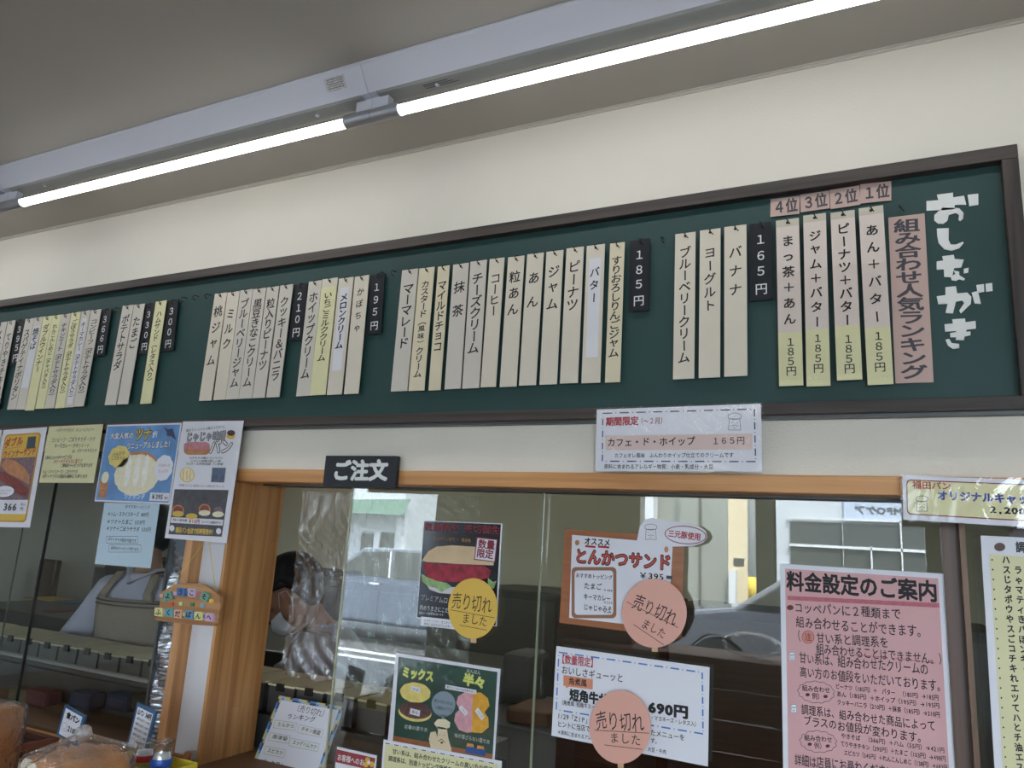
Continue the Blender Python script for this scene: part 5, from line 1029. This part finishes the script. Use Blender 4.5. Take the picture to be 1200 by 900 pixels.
q = RV(700, 733, dvs+.25); MB().box(q.x-.25, q.x+.25, q.y-.12, q.y+.1, zt_, zt_+.10).build('bread_tray', RB, None, bevel=.006, label='brown wooden tray on the mirrored shelf unit', category='tray')

# ------------------------------------------------------------------ street outside
struct(MB().box(-60, 60, -60, YF-.3, -.16, -.06), 'ground_street', mat('asphalt', srgb(92, 94, 96), .85, var=.08, vs=2))
yl = RV(450, 768, 8.4).y; zg = -.06
for dy in (0, -.45): MB().box(-20, 12, yl+dy-.07, yl+dy+.07, zg, zg+.006).build('road_line', mat('road_paint', srgb(226, 226, 222), .7), None, label='white road line on the street, %s one' % ('nearer' if dy == 0 else 'farther'), category='road marking')
def car(label, xc, yc, body, flip=1):
    o = empty('car', (xc, yc, zg), label=label, category='car')
    prof = [(-2.05, .35), (-2.08, .62), (-1.95, .86), (-1.15, .98), (-.55, 1.38), (.9, 1.42), (1.55, 1.12), (1.95, .98), (2.05, .7), (2.03, .35), (1.72, .32), (1.66, .5), (1.48, .64), (1.26, .64), (1.08, .5), (1.02, .3), (-1.0, .3), (-1.06, .5), (-1.24, .64), (-1.46, .64), (-1.64, .5), (-1.7, .32)]
    prof = [(x*flip, z) for x, z in prof]
    MB().prism(prof, -.82, .82).build('body', body, o, bevel=.05)
    gl = mat('car_window', srgb(40, 44, 46), .08)
    for pl in ([(-1.02, .98), (-.5, 1.32), (-.02, 1.35), (-.02, .97)], [(.06, .97), (.06, 1.35), (.82, 1.36), (1.28, 1.12), (1.2, .98)]):
        MB().prism([(x*flip, z) for x, z in pl], .815, .835).build('side_window', gl, o)
    MB().box(-.01*flip-.012, -.01*flip+.012, .82, .84, .97, 1.35).build('pillar', mat('pillar_light', srgb(200, 204, 210), .4), o)
    for hx in (-.25, .85): MB().box(hx*flip-.09, hx*flip+.09, .82, .85, .86, .89).build('door_handle', METAL, o)
    for wx in (-1.35, 1.37):
        n = 24; MB().prism([(wx*flip+.31*math.cos(2*math.pi*i/n), .31+.31*math.sin(2*math.pi*i/n)) for i in range(n)], .62, .83).build('wheel', LBLACK, o)
        MB().prism([(wx*flip+.19*math.cos(2*math.pi*i/n), .31+.19*math.sin(2*math.pi*i/n)) for i in range(n)], .82, .845).build('rim', METAL, o)
    return o
c_ = RV(445, 700, 9.4); car('silver blue car mirrored in the left glass pane', c_.x+.15, c_.y-.82, mat('car_silver_blue', srgb(72, 80, 96), .35, coat=.8))
c_ = RV(880, 760, 9.4); car('grey car mirrored in the right glass pane', RV(770, 740, 9.4).x+2.05, c_.y-.82, mat('car_grey', srgb(84, 86, 94), .35, coat=.8), 1)
def bld(name, label, px0, px1, pyt, dv, m, depth=4, z0=zg, cat='building'):
    a, b = RV(px0, 600, dv), RV(px1, 600, dv); zt_ = RV((px0+px1)/2, pyt, dv).z
    o = empty(name, ((a.x+b.x)/2, a.y, z0), label=label, category=cat); w = (b.x-a.x)/2
    MB().box(-w, w, -depth, 0, 0, zt_-z0).build('wall', m, o); return o, a.x+w, a.y
def onb(o, ox, oy, name, px0, px1, py0, py1, dv, m, y0=0, y1=.05):
    a = RV(px0, py0, dv); b = RV(px1, py1, dv); return MB().box(a.x-ox, b.x-ox, y0, y1, b.z-o.location.z, a.z-o.location.z).build(name, m, o)
BW = mat('facade_white', srgb(176, 180, 184), .8, var=.03, vs=1); BGR = mat('facade_grey', srgb(128, 130, 124), .8, var=.06, vs=1); BBE = mat('facade_cream', srgb(200, 184, 154), .8, var=.06, vs=3); BDG = mat('facade_dark_grey', srgb(72, 76, 74), .8)
WDK = mat('facade_window', srgb(70, 74, 76), .2); FRW = mat('facade_frame_white', srgb(196, 198, 200), .5); GRR = mat('green_metal_roof', srgb(78, 106, 92), .5)
o, ox, oy = bld('shop_building', 'white shop building with a green awning roof mirrored at the upper left of the glass', 300, 474, 540, 14, BW)
for a in ((425, 441, 625, 658), (446, 464, 624, 655)):
    f_ = onb(o, ox, oy, 'window', *a, 14, WDK, .0, .04)
onb(o, ox, oy, 'window_frame', 423, 466, 620, 624, 14, FRW, 0, .1); onb(o, ox, oy, 'window_frame', 442, 445.5, 622, 658, 14, FRW, 0, .1); onb(o, ox, oy, 'window_frame', 468, 474, 606, 660, 14, FRW, 0, .1)
a, b = RV(415, 596, 13.5), RV(480, 588, 13.5); z1_, z0_ = RV(450, 588, 13.5).z, RV(450, 603, 13.5).z
MB().add([(a.x-ox-2.5, .0, z1_-zg), (b.x-ox-.3, .0, z1_-zg+.1), (b.x-ox, .7, z0_-zg), (a.x-ox-2.5, .7, z0_-zg)], [(0, 1, 2, 3), (3, 2, 1, 0)]).build('awning', GRR, o)
o, ox, oy = bld('house', 'cream house behind the white shop, mirrored between shop and poster', 470, 520, 602, 24, BBE)
for a in ((476, 484, 622, 632), (487, 492, 618, 640)): onb(o, ox, oy, 'window', *a, 24, WDK, 0, .04)
o, ox, oy = bld('billboard', 'large white sign board mirrored above the cream house', 483, 509, 560, 19, BW, .2, z0=RV(495, 603, 19).z, cat='sign board')
MB().box(-.06, .06, -.16, -.04, zg-o.location.z, 0).build('post', STEEL, o)
o, ox, oy = bld('office_building', 'grey building across the street mirrored behind the round pink card', 700, 853, 380, 15, BGR)
onb(o, ox, oy, 'bright_column', 750, 768, 480, 720, 15, FRW, 0, .3); onb(o, ox, oy, 'rib', 754, 757, 480, 720, 15, BGR, .3, .34)
onb(o, ox, oy, 'joint', 820, 821, 480, 720, 15, BDG, 0, .03)
o, ox, oy = bld('narrow_building', 'narrow cream rendered building mirrored beside the utility pole', 853, 876, 380, 15, BBE, 1.0)
onb(o, ox, oy, 'meter_box', 856, 864, 668, 712, 15, FRW, 0, .2)
o, ox, oy = bld('recess_building', 'dark grey recessed building mirrored right of the utility pole', 879.5, 906, 380, 16.2, BDG)
o, ox, oy = bld('office_building', 'white building with windows and a lettered sign panel mirrored above the pink notice', 909, 1180, 380, 15, BW)
rw = onb(o, ox, oy, 'window', 926, 1090, 611, 690, 15, WDK, 0, .05)
for a in ((924, 1092, 608, 611), (926, 1090, 640, 645), (987, 990, 611, 690), (1020, 1024, 640, 690), (1056, 1058, 611, 690)): onb(o, ox, oy, 'window_frame', *a, 15, FRW, .05, .12)
sg_ = Sheet('building_sign', 'pale sign panel with dark lettering on the mirrored white building', 'sign', None, None, None, pts=(RV(1100, 586, 14.93), RV(988.5, 583, 14.93), RV(1100, 612, 14.93)), paper=mat('sign_panel_pale', srgb(164, 174, 190), .6), thick=.04)
sg_.text('MPOケア', (.375, .56), (.89, .56), .38, INKG, .03, 0, 40, uv=True)
p_ = RV(880.5, 640, 12)
o = empty('utility_pole', (p_.x, p_.y, zg), label='grey utility pole with a yellow band mirrored in the right glass pane', category='pole')
MB().loft([(0, 0, 0), (0, 0, 9)], [.06, .05], n=18).build('pole', mat('pole_concrete', srgb(170, 172, 170), .8), o, True)
MB().loft([(0, 0, RV(880, 702, 12).z-zg), (0, 0, RV(880, 676, 12).z-zg)], [.062, .062], n=18).build('yellow_band', YINK, o, True)
MB().box(-.26, -.12, -.05, .05, RV(880, 665, 12).z-zg, RV(880, 655, 12).z-zg).build('bracket', STEEL, o)

# ------------------------------------------------------------------ lettering: glyphs cached once, composed into one mesh per line of text
need = {}
for t in TEXTS:
    for ch in t[1]:
        if ch not in ' 　': need[ch] = None
tmp = []
for ch in need:
    c = bpy.data.curves.new('g', 'FONT'); c.body = ch; c.resolution_u = 2; c.fill_mode = 'FRONT'
    ob = bpy.data.objects.new('g', c); COL.objects.link(ob); tmp.append((ch, ob))
bpy.context.view_layer.update(); dg = bpy.context.evaluated_depsgraph_get()
for k, ob in tmp:
    m = bpy.data.meshes.new_from_object(ob.evaluated_get(dg)); need[k] = ([(v.co.x, v.co.y) for v in m.vertices], [tuple(p.vertices) for p in m.polygons])
    bpy.data.meshes.remove(m)
for k, ob in tmp: c = ob.data; bpy.data.objects.remove(ob); bpy.data.curves.remove(c)
half = set('0123456789.,/-¥ ')
def glyph(ch, b):                                # bold = the same outline printed again slightly shifted
    vs, fs = need[ch]
    vs = [(x, y, 0) for x, y in vs]
    if b < .004: return vs, fs
    n = 4 if b < .03 else 8; V = []; G = []
    for i in range(n):
        a = math.pi*2*(i+.5)/n; k = len(V); V += [(x+b*math.cos(a), y+b*math.sin(a), 2.5e-5*i) for x, y, _ in vs]; G += [tuple(j+k for j in f) for f in fs]
    return V, G
R2 = random.Random(11)
def write(parent, t, A, B, h, m, bo_, jit, layer, skew, vert):
    mb = MB(); y = -.0003*layer; d = (B-A); Ln = d.length; d.normalize(); up = Vector((-d.y, d.x))
    if not vert:
        adv = [.56 if ch in half else (.72 if ch.isascii() else 1.0) for ch in t]; tot = sum(adv); sx = Ln/tot; sy = h/.88; x = 0
        for ch, a in zip(t, adv):
            if ch not in ' 　':
                vs, fs = glyph(ch, bo_); xc = (min(v[0] for v in vs)+max(v[0] for v in vs))/2; r = R2.uniform(-jit, jit); k = 1+R2.uniform(-jit, jit)*.8; oy_ = R2.uniform(-jit, jit)*.5
                c0 = .5 if not (ch in half or ch.isascii()) else xc
                out = []
                for vx, vy, vo in vs:
                    lx, ly = (vx-c0)*k, (vy-.355)*k; ly += skew*lx; lx, ly = lx*math.cos(r)-ly*math.sin(r), lx*math.sin(r)+ly*math.cos(r)
                    q = A+d*((x+a/2+lx)*sx)+up*((ly+oy_)*sy); out.append((q.x, y-vo, q.y))
                mb.add(out, fs)
            x += a
    else:
        n = len(t); small = 'ャュョッァィゥェォ'; step = Ln/n; em = min(h*1.12, step*1.12) if n > 6 else h*1.12; ex = h*1.12; ey = min(ex, step*1.08)
        d = (B-A).normalized(); rt = Vector((-d.y, d.x))      # d points down the strip, rt to the right
        if rt.x < 0: rt = -rt
        for i, ch in enumerate(t):
            if ch in ' 　': continue
            vs, fs = glyph(ch, bo_); r = R2.uniform(-jit, jit); out = []; k = .8 if ch in '（）味風' and '風味' in t and ch != '（' else 1.0
            for vx, vy, vo in vs:
                lx, ly = vx-.5, vy-.355
                if ch in 'ー（）〔〕～': lx, ly = (ly if ch in 'ー～' else ly), -lx
                elif ch in small: ly += .12
                ly += skew*lx; lx, ly = (lx*math.cos(r)-ly*math.sin(r))*k, (lx*math.sin(r)+ly*math.cos(r))*k
                q = A+d*(step*(i+.5)-ly*ey)+rt*(lx*ex); out.append((q.x, y-vo, q.y))
            mb.add(out, fs)
    mb.build('lettering', m, parent)
for o_, t, A, B, h, m, bo_, jit, layer, skew, vert, _ in TEXTS: write(o_, t, A, B, h, m, bo_, jit, layer, skew, vert)
